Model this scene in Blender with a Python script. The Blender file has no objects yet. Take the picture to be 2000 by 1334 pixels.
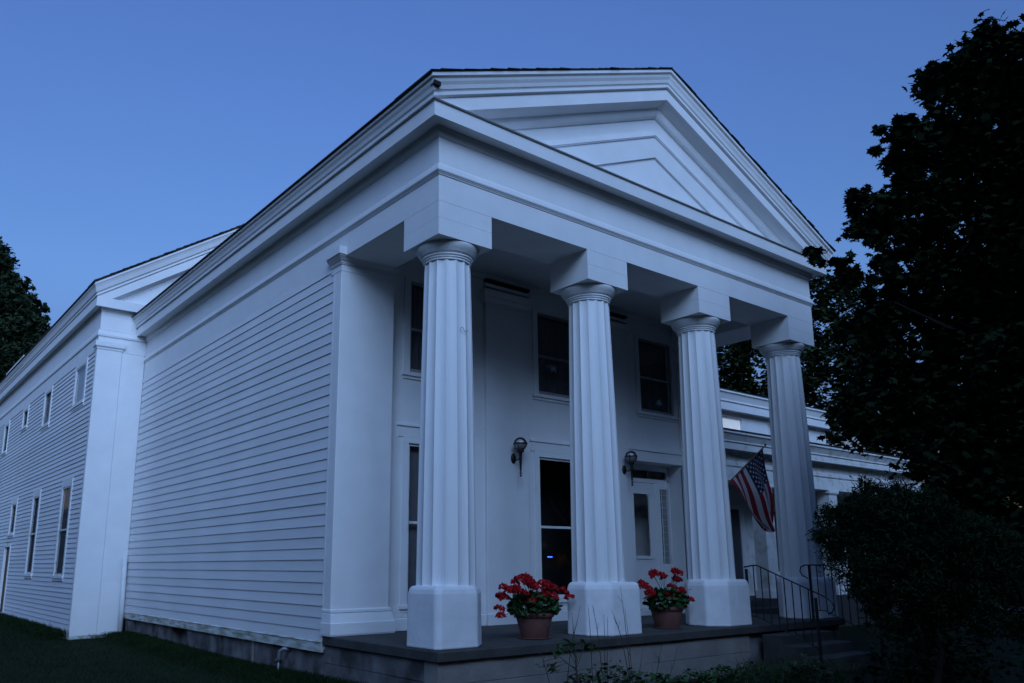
import bpy, bmesh, math, random
import numpy as np
from mathutils import Vector, Matrix
random.seed(7); rng = np.random.default_rng(7)
SC = bpy.context.scene
COL = SC.collection

# ---------------------------------------------------------------- camera
YAW, PITCH, ROLL = 0.6658, 0.2128, -0.0035
f = Vector((math.sin(YAW)*math.cos(PITCH), math.cos(YAW)*math.cos(PITCH), math.sin(PITCH)))
r = Vector((math.cos(YAW), -math.sin(YAW), 0)); u = r.cross(f)
r2 = math.cos(ROLL)*r + math.sin(ROLL)*u; u2 = -math.sin(ROLL)*r + math.cos(ROLL)*u
cam = bpy.data.cameras.new('camera'); camo = bpy.data.objects.new('camera', cam); COL.objects.link(camo)
M = Matrix((r2, u2, -f)).transposed().to_4x4(); M.translation = Vector((-6.1196, -8.6096, 1.0657)); camo.matrix_world = M
cam.sensor_width = 36; cam.lens = 1572.18/2000*36; cam.shift_x = 0.0360; cam.shift_y = 0.04776
cam.clip_start = 0.1; cam.clip_end = 2000
SC.camera = camo
# ---------------------------------------------------------------- dusk sky, faint after-glow from behind the camera
SUN_EL, SUN_ROT = 0.9, 205
w = bpy.data.worlds.new('World'); SC.world = w; w.use_nodes = True
wn, wl = w.node_tree.nodes, w.node_tree.links
sky = wn.new('ShaderNodeTexSky'); sky.sky_type = 'NISHITA'; sky.sun_disc = False
sky.sun_elevation = math.radians(SUN_EL); sky.sun_rotation = math.radians(SUN_ROT)
sky.ozone_density = 2.9; sky.air_density = 1.0; sky.dust_density = 0.6
tcw = wn.new('ShaderNodeTexCoord'); sxyz = wn.new('ShaderNodeSeparateXYZ'); wl.new(tcw.outputs['Generated'], sxyz.inputs[0])
rmp = wn.new('ShaderNodeValToRGB'); wl.new(sxyz.outputs['Z'], rmp.inputs[0]); rmp.color_ramp.interpolation = 'EASE'
rmp.color_ramp.elements[0].position = 0.05; rmp.color_ramp.elements[0].color = (.25, .26, .44, 1)
rmp.color_ramp.elements[1].position = 0.34; rmp.color_ramp.elements[1].color = (.66, .67, .86, 1)
el2 = rmp.color_ramp.elements.new(.20); el2.color = (.46, .48, .68, 1)
el3 = rmp.color_ramp.elements.new(.62); el3.color = (.72, .69, .93, 1)
mul = wn.new('ShaderNodeMix'); mul.data_type = 'RGBA'; mul.blend_type = 'MULTIPLY'; mul.inputs[0].default_value = 1
wl.new(sky.outputs[0], mul.inputs[6]); wl.new(rmp.outputs[0], mul.inputs[7]); wl.new(mul.outputs[2], wn['Background'].inputs[0]); wn['Background'].inputs[1].default_value = 0.10
sun = bpy.data.lights.new('sun', 'SUN'); so = bpy.data.objects.new('sun', sun); COL.objects.link(so)
sun.energy = 0.40; sun.angle = math.radians(52); sun.color = (0.38, 0.60, 1.0)
so.rotation_euler = (math.radians(90-27), 0, math.radians(-26))
SC.view_settings.view_transform = 'Standard'; SC.view_settings.look = 'None'
SC.view_settings.exposure = 3.12; SC.view_settings.gamma = 1.0; SC.view_settings.use_curve_mapping = False
SC.cycles.max_bounces = 6; SC.cycles.diffuse_bounces = 3; SC.cycles.transparent_max_bounces = 8

# ---------------------------------------------------------------- materials
MATS = {}
def rand_tone(m, amt):
    N, L = m.node_tree.nodes, m.node_tree.links; b = N['Principled BSDF']; src = b.inputs['Base Color'].links[0].from_socket
    oi = N.new('ShaderNodeObjectInfo'); mr = N.new('ShaderNodeMapRange'); mr.inputs[3].default_value = 1-amt; mr.inputs[4].default_value = 1
    L.new(oi.outputs['Random'], mr.inputs[0]); mx = N.new('ShaderNodeVectorMath'); mx.operation = 'SCALE'; L.new(src, mx.inputs[0]); L.new(mr.outputs[0], mx.inputs['Scale']); L.new(mx.outputs[0], b.inputs['Base Color'])
def mat(name, col, rough=0.6, var=0.12, scale=6.0, bump=0.0, bscale=40.0, spec=0.4, metal=0.0, col2=None, stretch=(1, 1, 1), detail=6.0, thr=None):
    m = bpy.data.materials.new(name); m.use_nodes = True; N, L = m.node_tree.nodes, m.node_tree.links
    b = N['Principled BSDF']; b.inputs['Roughness'].default_value = rough; b.inputs['Metallic'].default_value = metal
    b.inputs['Specular IOR Level'].default_value = spec
    tc = N.new('ShaderNodeTexCoord'); mp = N.new('ShaderNodeMapping'); mp.inputs['Scale'].default_value = stretch
    L.new(tc.outputs['Object'], mp.inputs[0])
    no = N.new('ShaderNodeTexNoise'); no.inputs['Scale'].default_value = scale; no.inputs['Detail'].default_value = detail
    L.new(mp.outputs[0], no.inputs['Vector'])
    rp = N.new('ShaderNodeValToRGB'); lo, hi = thr or (0.3, 0.7)
    rp.color_ramp.elements[0].position = lo; rp.color_ramp.elements[1].position = hi
    c2 = col2 or tuple(c*(1-var) for c in col)
    rp.color_ramp.elements[0].color = (*c2, 1); rp.color_ramp.elements[1].color = (*col, 1)
    L.new(no.outputs[0], rp.inputs[0]); L.new(rp.outputs[0], b.inputs['Base Color'])
    if bump:
        n2 = N.new('ShaderNodeTexNoise'); n2.inputs['Scale'].default_value = bscale; n2.inputs['Detail'].default_value = 4
        L.new(mp.outputs[0], n2.inputs['Vector'])
        bp = N.new('ShaderNodeBump'); bp.inputs['Strength'].default_value = bump; bp.inputs['Distance'].default_value = 0.01
        L.new(n2.outputs[0], bp.inputs['Height']); L.new(bp.outputs[0], b.inputs['Normal'])
    MATS[name] = m; return m
def glass_mat(name, tint=(1, 1, 1), mn=0):
    m = bpy.data.materials.new(name); m.use_nodes = True; N, L = m.node_tree.nodes, m.node_tree.links
    N.remove(N['Principled BSDF']); out = N['Material Output']
    tr = N.new('ShaderNodeBsdfTransparent'); tr.inputs[0].default_value = (*tint, 1)
    gl = N.new('ShaderNodeBsdfGlossy'); gl.inputs['Roughness'].default_value = 0.02 if not mn else .25
    fr = N.new('ShaderNodeFresnel'); fr.inputs[0].default_value = 1.5
    mx = N.new('ShaderNodeMixShader'); ge = N.new('ShaderNodeNewGeometry'); mt_ = N.new('ShaderNodeMath'); mt_.operation = 'SUBTRACT' if not mn else 'MAXIMUM'; mt_.use_clamp = True; L.new(fr.outputs[0], mt_.inputs[0]); (L.new(ge.outputs['Backfacing'], mt_.inputs[1]) if not mn else setattr(mt_.inputs[1], 'default_value', mn)); L.new(mt_.outputs[0], mx.inputs[0]); L.new(tr.outputs[0], mx.inputs[1]); L.new(gl.outputs[0], mx.inputs[2])
    L.new(mx.outputs[0], out.inputs[0]); return m
WH = mat('white_paint', (0.80, 0.80, 0.80), 0.55, 0.07, 2.2, 0.25, 60)
WHB = mat('white_board_paint', (0.78, 0.78, 0.79), 0.6, 0.10, 3.0, 0.3, 50, stretch=(1, 0.25, 2))
rand_tone(WHB, .10)
WHC = mat('white_column_paint', (0.84, 0.84, 0.84), 0.55, 0.06, 4.0, 0.35, 30, stretch=(1, 1, 0.3))
WHP = mat('white_masonry_paint', (0.84, 0.84, 0.85), 0.7, 0.12, 4.0, 0.4, 14)
WHD = mat('weathered_white_paint', (0.72, 0.72, 0.71), 0.7, 0.3, 3.5, 0.4, 40, col2=(0.42, 0.42, 0.36), thr=(0.22, 0.5))
STAIN = mat('stained_white_paint', (0.62, 0.63, 0.62), 0.75, 0.3, 5.0, 0.4, 40, col2=(0.22, 0.22, 0.13), thr=(0.3, 0.62), stretch=(1, 0.5, 3))
SCREEN = mat('grey_screen_frame', (0.30, 0.31, 0.31), 0.5, 0.1)
ROOF = mat('dark_shingle', (0.035, 0.035, 0.038), 0.9, 0.4, 12, 0.6, 60)
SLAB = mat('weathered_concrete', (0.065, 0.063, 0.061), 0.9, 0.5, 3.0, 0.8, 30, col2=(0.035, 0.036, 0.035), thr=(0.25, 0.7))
FND = mat('rendered_foundation', (0.25, 0.24, 0.225), 0.9, 0.4, 1.6, 0.8, 18, col2=(0.15, 0.145, 0.14), thr=(0.3, 0.7))
STONE = mat('grey_foundation_stone', (0.20, 0.195, 0.195), 0.9, 0.5, 2.4, 0.9, 14, col2=(0.05, 0.047, 0.047), thr=(0.35, 0.68))
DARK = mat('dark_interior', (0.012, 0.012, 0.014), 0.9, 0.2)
CURT = mat('grey_curtain', (0.30, 0.30, 0.31), 0.9, 0.25, 3)
BLIND = mat('dark_screen_mesh', (0.10, 0.10, 0.11), 0.8, 0.2, 8)
GLASS = glass_mat('window_glass')
IRON = mat('black_iron', (0.012, 0.012, 0.013), 0.45, 0.2, 10)
BRONZE = mat('dark_bronze', (0.02, 0.017, 0.016), 0.4, 0.3, 10, metal=0.3)
TERRA = mat('terracotta', (0.17, 0.07, 0.06), 0.85, 0.25, 8, 0.3)
SOIL = mat('potting_soil', (0.03, 0.022, 0.017), 1.0)
PETAL = mat('red_petal', (0.50, 0.003, 0.010), 0.8, 0.45, 30)
GLEAF = mat('geranium_leaf', (0.04, 0.10, 0.035), 0.6, 0.5, 14, spec=0.08)
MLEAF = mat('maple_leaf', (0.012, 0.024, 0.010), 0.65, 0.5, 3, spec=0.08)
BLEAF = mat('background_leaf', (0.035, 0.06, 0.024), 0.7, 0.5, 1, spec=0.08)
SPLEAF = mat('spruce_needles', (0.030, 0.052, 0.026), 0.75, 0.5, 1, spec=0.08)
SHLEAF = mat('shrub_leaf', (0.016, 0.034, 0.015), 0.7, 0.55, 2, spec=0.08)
BARK = mat('bark', (0.018, 0.015, 0.013), 0.95, 0.4, 6, 0.9, 20, spec=0.08)
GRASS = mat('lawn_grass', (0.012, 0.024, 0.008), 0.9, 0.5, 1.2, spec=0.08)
BLADE = mat('grass_blade', (0.016, 0.033, 0.010), 0.8, 0.5, 2.0, spec=0.08)
HOSTA = mat('pale_green_leaf', (0.05, 0.085, 0.035), 0.6, 0.6, 9, spec=.2)
WEED = mat('brown_weed_stem', (0.06, 0.05, 0.04), 0.8, 0.3)
WOOD = mat('brown_door_wood', (0.16, 0.09, 0.05), 0.7, 0.4, 4, stretch=(1, 1, 0.2))
GRAV = mat('pale_gravel', (0.14, 0.14, 0.14), 0.95, 0.3, 20, 0.6, 60)
PVC = mat('white_pipe', (0.72, 0.73, 0.74), 0.5, 0.12, 4)
GREY = mat('grey_metal', (0.25, 0.26, 0.27), 0.5, 0.3, 8, metal=0.4)
FROST = mat('frosted_glass', (0.22, 0.21, 0.20), 0.5, 0.1)
RED = mat('flag_red', (0.20, 0.008, 0.018), 0.75, 0.15, 8); GLOBE = glass_mat('clear_globe', mn=.08); WHT = mat('flag_white', (0.40, 0.39, 0.41), 0.75, 0.1, 8); BLU = mat('flag_blue', (0.008, 0.012, 0.04), 0.75, 0.2, 8)
SKYREFL = mat('sky_reflection_glow', (0.7, 0.7, 0.7)); _l = SKYREFL.node_tree.nodes['Principled BSDF']; _l.inputs['Emission Color'].default_value = (.72, .84, 1, 1); _l.inputs['Emission Strength'].default_value = 0.045  # weak glow put into the backing in place of reflected sky
LED = bpy.data.materials.new('blue_led'); LED.use_nodes = True
_b = LED.node_tree.nodes['Principled BSDF']; _b.inputs['Emission Color'].default_value = (0.02, 0.06, 1, 1); _b.inputs['Emission Strength'].default_value = 0.9; _b.inputs['Base Color'].default_value = (0, 0, 0.1, 1)

# ---------------------------------------------------------------- helpers
class MB:
    def __init__(s): s.v = []; s.f = []; s.m = []; s.sm = []
    def add(s, v, f, mi=0, sm=False):
        o = len(s.v); s.v += [tuple(p) for p in v]; s.f += [tuple(i+o for i in q) for q in f]; s.m += [mi]*len(f); s.sm += [sm]*len(f); return s
    def box(s, x0, x1, y0, y1, z0, z1, mi=0):
        v = [(x0, y0, z0), (x1, y0, z0), (x1, y1, z0), (x0, y1, z0), (x0, y0, z1), (x1, y0, z1), (x1, y1, z1), (x0, y1, z1)]
        return s.add(v, [(0, 3, 2, 1), (4, 5, 6, 7), (0, 1, 5, 4), (1, 2, 6, 5), (2, 3, 7, 6), (3, 0, 4, 7)], mi)
    def loft(s, secs, caps=True, closed=True, mi=0, sm=False):
        n = len(secs[0]); v = [p for q in secs for p in q]; f = []
        for i in range(len(secs)-1):
            for j in range(n if closed else n-1):
                a, b = i*n+j, i*n+(j+1) % n; f.append((a, b, b+n, a+n))
        if caps: f.append(tuple(range(n-1, -1, -1))); f.append(tuple((len(secs)-1)*n+j for j in range(n)))
        return s.add(v, f, mi, sm)
    def prism_y(s, poly, y0, y1, mi=0):     # poly in (x,z)
        return s.loft([[(x, y0, z) for x, z in poly], [(x, y1, z) for x, z in poly]], mi=mi)
    def prism_x(s, poly, x0, x1, mi=0):     # poly in (y,z)
        return s.loft([[(x0, y, z) for y, z in poly], [(x1, y, z) for y, z in poly]], mi=mi)
    def prism_z(s, poly, z0, z1, mi=0):
        return s.loft([[(x, y, z0) for x, y in poly], [(x, y, z1) for x, y in poly]], mi=mi)
    def tube(s, pts, rad, n=8, mi=0, sm=True):
        pts = [Vector(p) for p in pts]; rr = rad if isinstance(rad, (list, tuple)) else [rad]*len(pts); secs = []
        for i, p in enumerate(pts):
            d = (pts[min(i+1, len(pts)-1)]-pts[max(i-1, 0)]).normalized()
            a = d.orthogonal().normalized() if i == 0 else (a_prev - d*a_prev.dot(d)).normalized()
            a_prev = a; b = d.cross(a)
            secs.append([p+rr[i]*(math.cos(2*math.pi*k/n)*a+math.sin(2*math.pi*k/n)*b) for k in range(n)])
        return s.loft(secs, mi=mi, sm=sm)
    def lathe(s, prof, cx, cy, n=24, mi=0, sm=True):   # prof (r,z)
        return s.loft([[(cx+q*math.cos(2*math.pi*k/n), cy+q*math.sin(2*math.pi*k/n), z) for k in range(n)] for q, z in prof], mi=mi, sm=sm)
    def build(s, name, m, parent=None, label=None):
        me = bpy.data.meshes.new(name); me.from_pydata(s.v, [], s.f)
        for x in (m if isinstance(m, (list, tuple)) else [m]): me.materials.append(x)
        me.polygons.foreach_set('material_index', s.m); me.polygons.foreach_set('use_smooth', s.sm)
        bm = bmesh.new(); bm.from_mesh(me); bmesh.ops.recalc_face_normals(bm, faces=bm.faces); bm.to_mesh(me); bm.free()
        me.update(); o = bpy.data.objects.new(name, me); COL.objects.link(o)
        if parent: attach(o, parent)
        if label: o['label'] = label
        return o
def attach(o, parent):
    o.parent = parent; o.matrix_parent_inverse = wm(parent).inverted()
def wm(o):
    if o.parent: return wm(o.parent) @ o.matrix_parent_inverse @ o.matrix_basis
    return o.matrix_basis.copy()
def tag(o, label, cat, group=None, kind=None):
    o['label'] = label; o['category'] = cat
    if group: o['group'] = group
    if kind: o['kind'] = kind
    return o
def thing(name, loc, label, cat, group=None):
    o = bpy.data.objects.new(name, None); COL.objects.link(o); o.location = loc; o.empty_display_size = 0.2
    return tag(o, label, cat, group)
def struct(o): o['kind'] = 'structure'; return o
def bevel(o, wd=0.01, seg=1):
    md = o.modifiers.new('bevel', 'BEVEL'); md.width = wd; md.segments = seg; md.limit_method = 'ANGLE'; md.angle_limit = math.radians(40); return o

# leaf scatter: template polygons placed by numpy arrays
MAPLE = np.array([(0, -.5), (.10, -.28), (.42, -.34), (.30, -.12), (.52, .08), (.26, .10), (.24, .26), (.12, .22), (0, .52), (-.12, .22), (-.24, .26), (-.26, .10), (-.52, .08), (-.30, -.12), (-.42, -.34), (-.10, -.28)])
OVAL = np.array([(0, -.5), (.24, -.2), (.26, .1), (0, .5), (-.26, .1), (-.24, -.2)])
QUAD = np.array([(0, -.5), (.3, 0), (0, .5), (-.3, 0)])
NEEDLE = np.array([(0, -.5), (.10, -.1), (0, .5), (-.10, -.1)])
LEAFY = np.array([(0, -.5), (.22, -.32), (.12, -.2), (.36, -.02), (.16, .05), (.22, .25), (0, .5), (-.22, .25), (-.16, .05), (-.36, -.02), (-.12, -.2), (-.22, -.32)])
def leaves(name, m, pts, size, tmpl, parent=None, up=0.6, droop=0.0, seed=1, kind=None, bend=0.12):
    g = np.random.default_rng(seed); pts = np.asarray(pts, dtype=float); n = len(pts); k = len(tmpl)
    nrm = g.normal(size=(n, 3)); nrm /= np.linalg.norm(nrm, axis=1)[:, None]; nrm[:, 2] = np.abs(nrm[:, 2])
    nrm = nrm*(1-up)+np.array([0, 0, 1])*up; nrm /= np.linalg.norm(nrm, axis=1)[:, None]
    t = g.normal(size=(n, 3)); t[:, 2] -= droop; t -= nrm*(t*nrm).sum(1)[:, None]; t /= np.linalg.norm(t, axis=1)[:, None]
    b = np.cross(nrm, t); sz = size*g.uniform(.6, 1.25, n)
    T = np.asarray(tmpl)
    V = pts[:, None, :]+sz[:, None, None]*(T[None, :, 0, None]*b[:, None, :]+T[None, :, 1, None]*t[:, None, :]-bend*(T[None, :, 0, None]**2*4+T[None, :, 1, None]**2*2)*nrm[:, None, :])
    me = bpy.data.meshes.new(name); me.vertices.add(n*k); me.vertices.foreach_set('co', V.reshape(-1).astype(np.float32))
    me.loops.add(n*k); me.loops.foreach_set('vertex_index', np.arange(n*k, dtype=np.int32))
    me.polygons.add(n); me.polygons.foreach_set('loop_start', np.arange(0, n*k, k, dtype=np.int32)); me.polygons.foreach_set('loop_total', np.full(n, k, dtype=np.int32))
    me.materials.append(m); me.update(calc_edges=True); me.validate()
    o = bpy.data.objects.new(name, me); COL.objects.link(o)
    if parent: attach(o, parent)
    if kind: o['kind'] = kind
    return o
def blob_points(lobes, dens, clump=18, spread=0.3, seed=3, shell=0.55):
    g = np.random.default_rng(seed); out = []
    for x, y, z, R in lobes:
        n = max(30, int(dens*R**2)); nc = max(4, n//clump)
        d = g.normal(size=(nc, 3)); d /= np.linalg.norm(d, axis=1)[:, None]
        c = np.array([x, y, z])+d*(R*g.uniform(shell, 1.0, nc)**0.8)[:, None]
        i = g.integers(0, nc, n); out.append(c[i]+g.normal(size=(n, 3))*spread*min(R, .8)*np.array([1, 1, .75]))
    return np.concatenate(out)

# profile helpers for cornices: (o = outward, z)
CORN = [(-.05, 7.08), (0, 7.08), (.03, 7.10), (.055, 7.15), (.06, 7.23), (.25, 7.23), (.25, 7.205), (.28, 7.205), (.28, 7.42), (.262, 7.425), (.262, 7.437), (.322, 7.442), (.325, 7.49), (.305, 7.497), (.305, 7.51), (.335, 7.53), (.35, 7.585), (.375, 7.625), (.385, 7.66), (.372, 7.668), (.372, 7.676), (.418, 7.682), (.42, 7.735), (-.05, 7.735)]
def sheared(prof, o_rel, s): return [(o, z+s*(o+o_rel)) for o, z in prof]

# ================================================================= GROUND
gb = MB()
gx = np.linspace(-60, 60, 61); gy = np.linspace(-60, 60, 61)
gv = [(x, y, -.72+(.04*math.sin(x*.7+1)*math.cos(y*.5) if abs(x) < 30 and abs(y) < 30 else 0)) for y in gy for x in gx]
gf = [(j*61+i, j*61+i+1, (j+1)*61+i+1, (j+1)*61+i) for j in range(60) for i in range(60)]
gb.add(gv, gf)
B = 900
gb.add([(-B, -B, -.72), (B, -B, -.72), (B, B, -.72), (-B, B, -.72), (-60, -60, -.72), (60, -60, -.72), (60, 60, -.72), (-60, 60, -.72)], [(0, 1, 5, 4), (1, 2, 6, 5), (2, 3, 7, 6), (3, 0, 4, 7)])
struct(gb.build('ground', GRASS))
dv = MB().add([(26, -40, -.66), (33, -40, -.66), (36, 12, -.66), (50, 60, -.66), (43, 60, -.66), (29, 14, -.66)], [(0, 1, 2, 3, 4, 5)])
struct(dv.build('driveway', GRAV))
# distant trees all round, brought nearer behind the camera to block low light
wp = []
for a in np.linspace(0, 2*math.pi, 150, endpoint=False):
    R = 130+20*math.sin(a*5)+rng.uniform(-8, 8); h = 11+4*math.sin(a*7+1)+rng.uniform(-2, 3)
    if math.cos(a) < -.15: R = 62+rng.uniform(-6, 6); h = 19+4*math.sin(a*9+1)+rng.uniform(-2, 3)
    wp.append((R*math.sin(a), R*math.cos(a), h*.35, 5.5)); wp.append((R*math.sin(a+.02), R*math.cos(a+.02), h*.75, 4.2))
P = blob_points(wp, 9, 12, .35, 11)
wo = leaves('distant_woods', BLEAF, P, 2.6, LEAFY, up=.2, seed=5)
tag(wo, 'dark line of unseen distant trees around the lawn, raised facing the portico to block light', 'woods', kind='stuff')

rp_ = []  # unseen roadside row, placed to cut low light on the lower walls
for k in range(34):
    x = -44+k*2.6+rng.uniform(-1, 1); y = -27+rng.uniform(-3, 3)+.25*abs(x)*.5; h = 15.5+rng.uniform(-2.5, 2.5)
    for j in range(5): rp_.append((x+rng.uniform(-1, 1), y+rng.uniform(-1, 1), h*(.12+.2*j), 2.1))
for q in ((1, -19, 3, 2.4), (0, -20, 6, 2.6), (1, -20, 9, 2.6), (-1, -20, 11.5, 2.2), (4, -18, 5, 2.4), (3, -18, 8.5, 2.4), (3, -18.5, 11.5, 2.2), (5, -15, 4, 2.6), (7, -14, 7, 2.8), (9, -12.5, 4, 2.6), (11, -11, 7, 2.8), (12, -9.5, 4, 2.6), (8, -14, 10, 2.4), (12, -10, 10, 2.4), (3, -17, 6, 2.6), (14, -8, 6, 2.8), (10, -12, 2, 2)): rp_.append(q)  # extra clumps added out of view to shade the right-hand columns
tag(leaves('roadside_shade_trees', BLEAF, blob_points(rp_, 90, 16, .35, 12), .75, LEAFY, up=.2, seed=6), 'unseen row of dark roadside trees facing the portico, with clumps added for shade', 'trees', kind='stuff')

# ================================================================= MAIN HOUSE
L_ = 9.90; YE = 13.87; ZS = 6.106; BW = .965; BD = .885
CX = [0.0, 2.981, 5.911, 8.925]
house = thing('portico_house', (0, 0, -.72), 'white Greek Revival front block with four fluted columns under a big triangular pediment', 'house')
def hp(mb, name, m=WH, **k): return mb.build(name, m, house, **k)
# core walls
mb = MB(); mb.box(.022, L_-.02, 3.0, 13.868, -.2, 7.2)
# openings are cut by building the front wall in pieces instead: front skin boards
cw = MB()
wins_up = [(1.52, 2.74), (4.60, 5.90), (7.70, 8.86)]; ZU = (4.40, 6.10)
wins_lo = [(1.52, 2.74), (4.58, 5.88)]; ZL = (.42, 3.13)
DOOR = (7.30, 9.00); ZD = 3.27
FY, BY = 3.0, 3.18
def wall_with_holes(mb, x0, x1, z0, z1, y0, y1, holes):
    xs = sorted({x0, x1, *[h[0] for h in holes], *[h[1] for h in holes]})
    for a, b in zip(xs[:-1], xs[1:]):
        mid = (a+b)/2; hs = sorted([(h[2], h[3]) for h in holes if h[0] < mid < h[1]]); z = z0
        for lo, hi in hs:
            if lo > z: mb.box(a, b, y0, y1, z, lo)
            z = hi
        if z < z1: mb.box(a, b, y0, y1, z, z1)
holes = [(a, b, *ZU) for a, b in wins_up]+[(a, b, *ZL) for a, b in wins_lo]+[(DOOR[0], DOOR[1], -.2, ZD)]
wall_with_holes(cw, .022, L_-.02, -.2, 7.2, FY, BY, holes)
hp(cw, 'front_wall')
bk = MB(); bk.box(.03, L_-.03, 4.2, 13.86, -.2, 7.2); bk.box(.022, .14, BY+.002, 4.2, -.2, 7.2); bk.box(L_-.14, L_-.02, BY+.002, 4.2, -.2, 7.2)
hp(bk, 'side_wall')
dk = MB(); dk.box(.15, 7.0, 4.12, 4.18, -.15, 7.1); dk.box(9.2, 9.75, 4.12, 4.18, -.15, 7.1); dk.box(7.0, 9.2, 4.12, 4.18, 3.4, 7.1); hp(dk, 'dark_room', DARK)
# clapboards on the left side
n = 35; ex = (ZS+.09)/n
bme = None
for i in range(n):
    z0 = -.09+i*ex
    if bme is None:
        b = MB(); b.prism_y([(.02, .004), (-.006, .004), (-.007, 0), (-.015, 0), (.002, ex+.012), (.02, ex+.012)], 3.035, 13.866)
        o = b.build('clapboard', WHB, house); bme = o.data; o.location.z = z0
    else:
        o = bpy.data.objects.new('clapboard', bme); COL.objects.link(o); attach(o, house); o.location.z = z0
    o.location.x += random.uniform(-.0015, .0015); o.rotation_euler.x = random.uniform(-.0002, .0002)
for xx, sg in ((L_, 1),):
    b = MB(); b.box(L_-.02, L_+.01, 3.0, 13.86, -.1, ZS); b.build('right_side_siding', WHB, house)
b = MB(); b.prism_y([(.02, -.246), (-.028, -.246), (-.028, -.105), (-.04, -.098), (-.012, -.082), (.02, -.08)], 3.0, 13.866)
b.build('water_table', STAIN, house)
b = MB(); b.box(L_-.02, L_+.03, 3.0, 13.86, -.246, -.08); b.build('water_table', STAIN, house)
# entablature
e = MB()
e.box(0, L_, 0, BD, ZS, 6.53); hp(e, 'front_beam')
e = MB(); e.box(0, BW, BD+.002, 2.98, ZS, 6.53); hp(e, 'side_beam')
e = MB(); e.box(L_-BW, L_, BD+.002, 2.98, ZS, 6.53); hp(e, 'side_beam')
for a_ in (0, L_-.02):
    e = MB(); e.box(a_, a_+.02, 2.982, 13.866, ZS, 6.53); hp(e, 'side_architrave')
def U(prof): return [[(-o, 13.866, z) for o, z in prof], [(-o, -o, z) for o, z in prof], [(L_+o, -o, z) for o, z in prof], [(L_+o, 13.866, z) for o, z in prof]]
e = MB(); e.loft(U([(-.3, 6.532), (0, 6.532), (0, 7.2), (-.3, 7.2)])); hp(e, 'frieze')
e = MB(); e.loft(U([(-.03, 6.505), (.014, 6.505), (.014, 6.522), (.026, 6.526), (.026, 6.540), (.040, 6.544), (.048, 6.562), (.030, 6.64), (.012, 6.668), (-.03, 6.67)])); hp(e, 'taenia_moulding')
for k, cx in enumerate(CX):
    e = MB(); e.box(cx+.0, cx+BW, .0, BD, 5.855, 6.101); e.box(cx+.006, cx+BW-.006, .006, BD-.006, 5.80, 6.12); e.box(cx, cx+BW, 0, BD, 5.6, 5.852)
    hp(e, 'abutment_block')
e = MB(); e.box(BW+.002, L_-BW-.002, BD+.002, 2.99, 6.62, 6.66); hp(e, 'porch_ceiling')
# pediment: horizontal cornice, raking cornice, tympanum layers
s_ = .419; XC = L_/2
hc = [(-.06, 7.08)]+CORN[1:12]+[(.30, 7.455), (-.05, 7.53)]
e = MB(); e.loft([[(-o, -o, z) for o, z in hc], [(L_+o, -o, z) for o, z in hc]]); hp(e, 'horizontal_cornice')
top = 7.735
for sg in (-1, 1):
    pr = [(o-.004, top-(top-z)*.93) for o, z in CORN]; pr[0] = (-.10, pr[0][1]); pr[-1] = (-.10, top); 
    a, c = [], []
    for o, z in pr:
        ox = max(o, -.05)
        x0 = -ox if sg < 0 else L_+ox
        a.append((x0, -o, z)); c.append((XC, -o, z+s_*(XC+ox)))
    e = MB(); e.loft([a, c]); hp(e, 'raking_cornice')
# eaves along the sides
e = MB(); e.loft([[(-o, 13.85, z) for o, z in CORN], [(-o, -o, z) for o, z in CORN]]); hp(e, 'eaves_cornice')
e = MB(); e.loft([[(L_+o, 13.85, z) for o, z in CORN], [(L_+o, -o, z) for o, z in CORN]]); hp(e, 'eaves_cornice')
def tri_strip(za, zb, y0, y1, zmin):
    e = MB()
    for sg in (-1, 1):
        pts = [(XC, za), (XC, zb) if zb > zmin else (XC, zmin)]
        if zb > zmin: pts += [(XC-(zb-zmin)/s_, zmin)]
        pts += [(XC-(za-zmin)/s_, zmin)]
        if sg > 0: pts = [(2*XC-x, z) for x, z in pts]
        e.prism_y(pts, y0, y1)
    return e
zm = 7.45
hp(tri_strip(9.60, 8.92, .045, .095, zm), 'tympanum_panel')
e = MB()
for sg in (-1, 1):
    secs = []
    for xx, zz in ((XC, 0), (XC-(8.93-zm)/s_, -(8.93-zm))):
        x = xx if sg < 0 else 2*XC-xx
        secs.append([(x, .10, 8.94+zz), (x, .030, 8.94+zz), (x, .022, 8.85+zz), (x, .036, 8.845+zz), (x, .036, 8.83+zz), (x, .10, 8.82+zz)])
    e.loft(secs)
hp(e, 'tympanum_moulding')
hp(tri_strip(8.83, 8.42, .060, .11, zm), 'tympanum_panel')
hp(tri_strip(8.45, 7.2, .100, .14, zm), 'tympanum_panel')
# roof
for sg in (-1, 1):
    def rx(x): return x if sg < 0 else 2*XC-x
    def rz(x): return 7.742+s_*(x+.42)
    e = MB(); e.loft([[(rx(x), y, z) for x, z in ((-.455, rz(-.455)), (XC, rz(XC)), (XC, rz(XC)+.016), (-.455, rz(-.455)+.016))] for y in (-.43, 13.9)])
    r_ = hp(e, 'roof', ROOF)
    sh = None; k = 0; x = -.46
    while x < XC-.1:
        e = MB(); dx = .24; t = random.uniform(.006, .018); yo = -.435-random.uniform(.0, .022)
        z0 = rz(x)+.017; z1 = rz(x+dx)+.017
        e.loft([[(rx(x), y, z0+.004), (rx(x+dx), y, z1-.004), (rx(x+dx), y, z1-.001), (rx(x), y, z0+t)] for y in (yo, .5)])
        e.build('shingle', ROOF, r_); x += random.uniform(.13, .19)
e = MB(); e.box(-.368, -.25, -.392, -.30, 7.60, 7.66); hp(e, 'rotted_corner_gap', DARK, label='black gap in the cornice corner')
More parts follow.
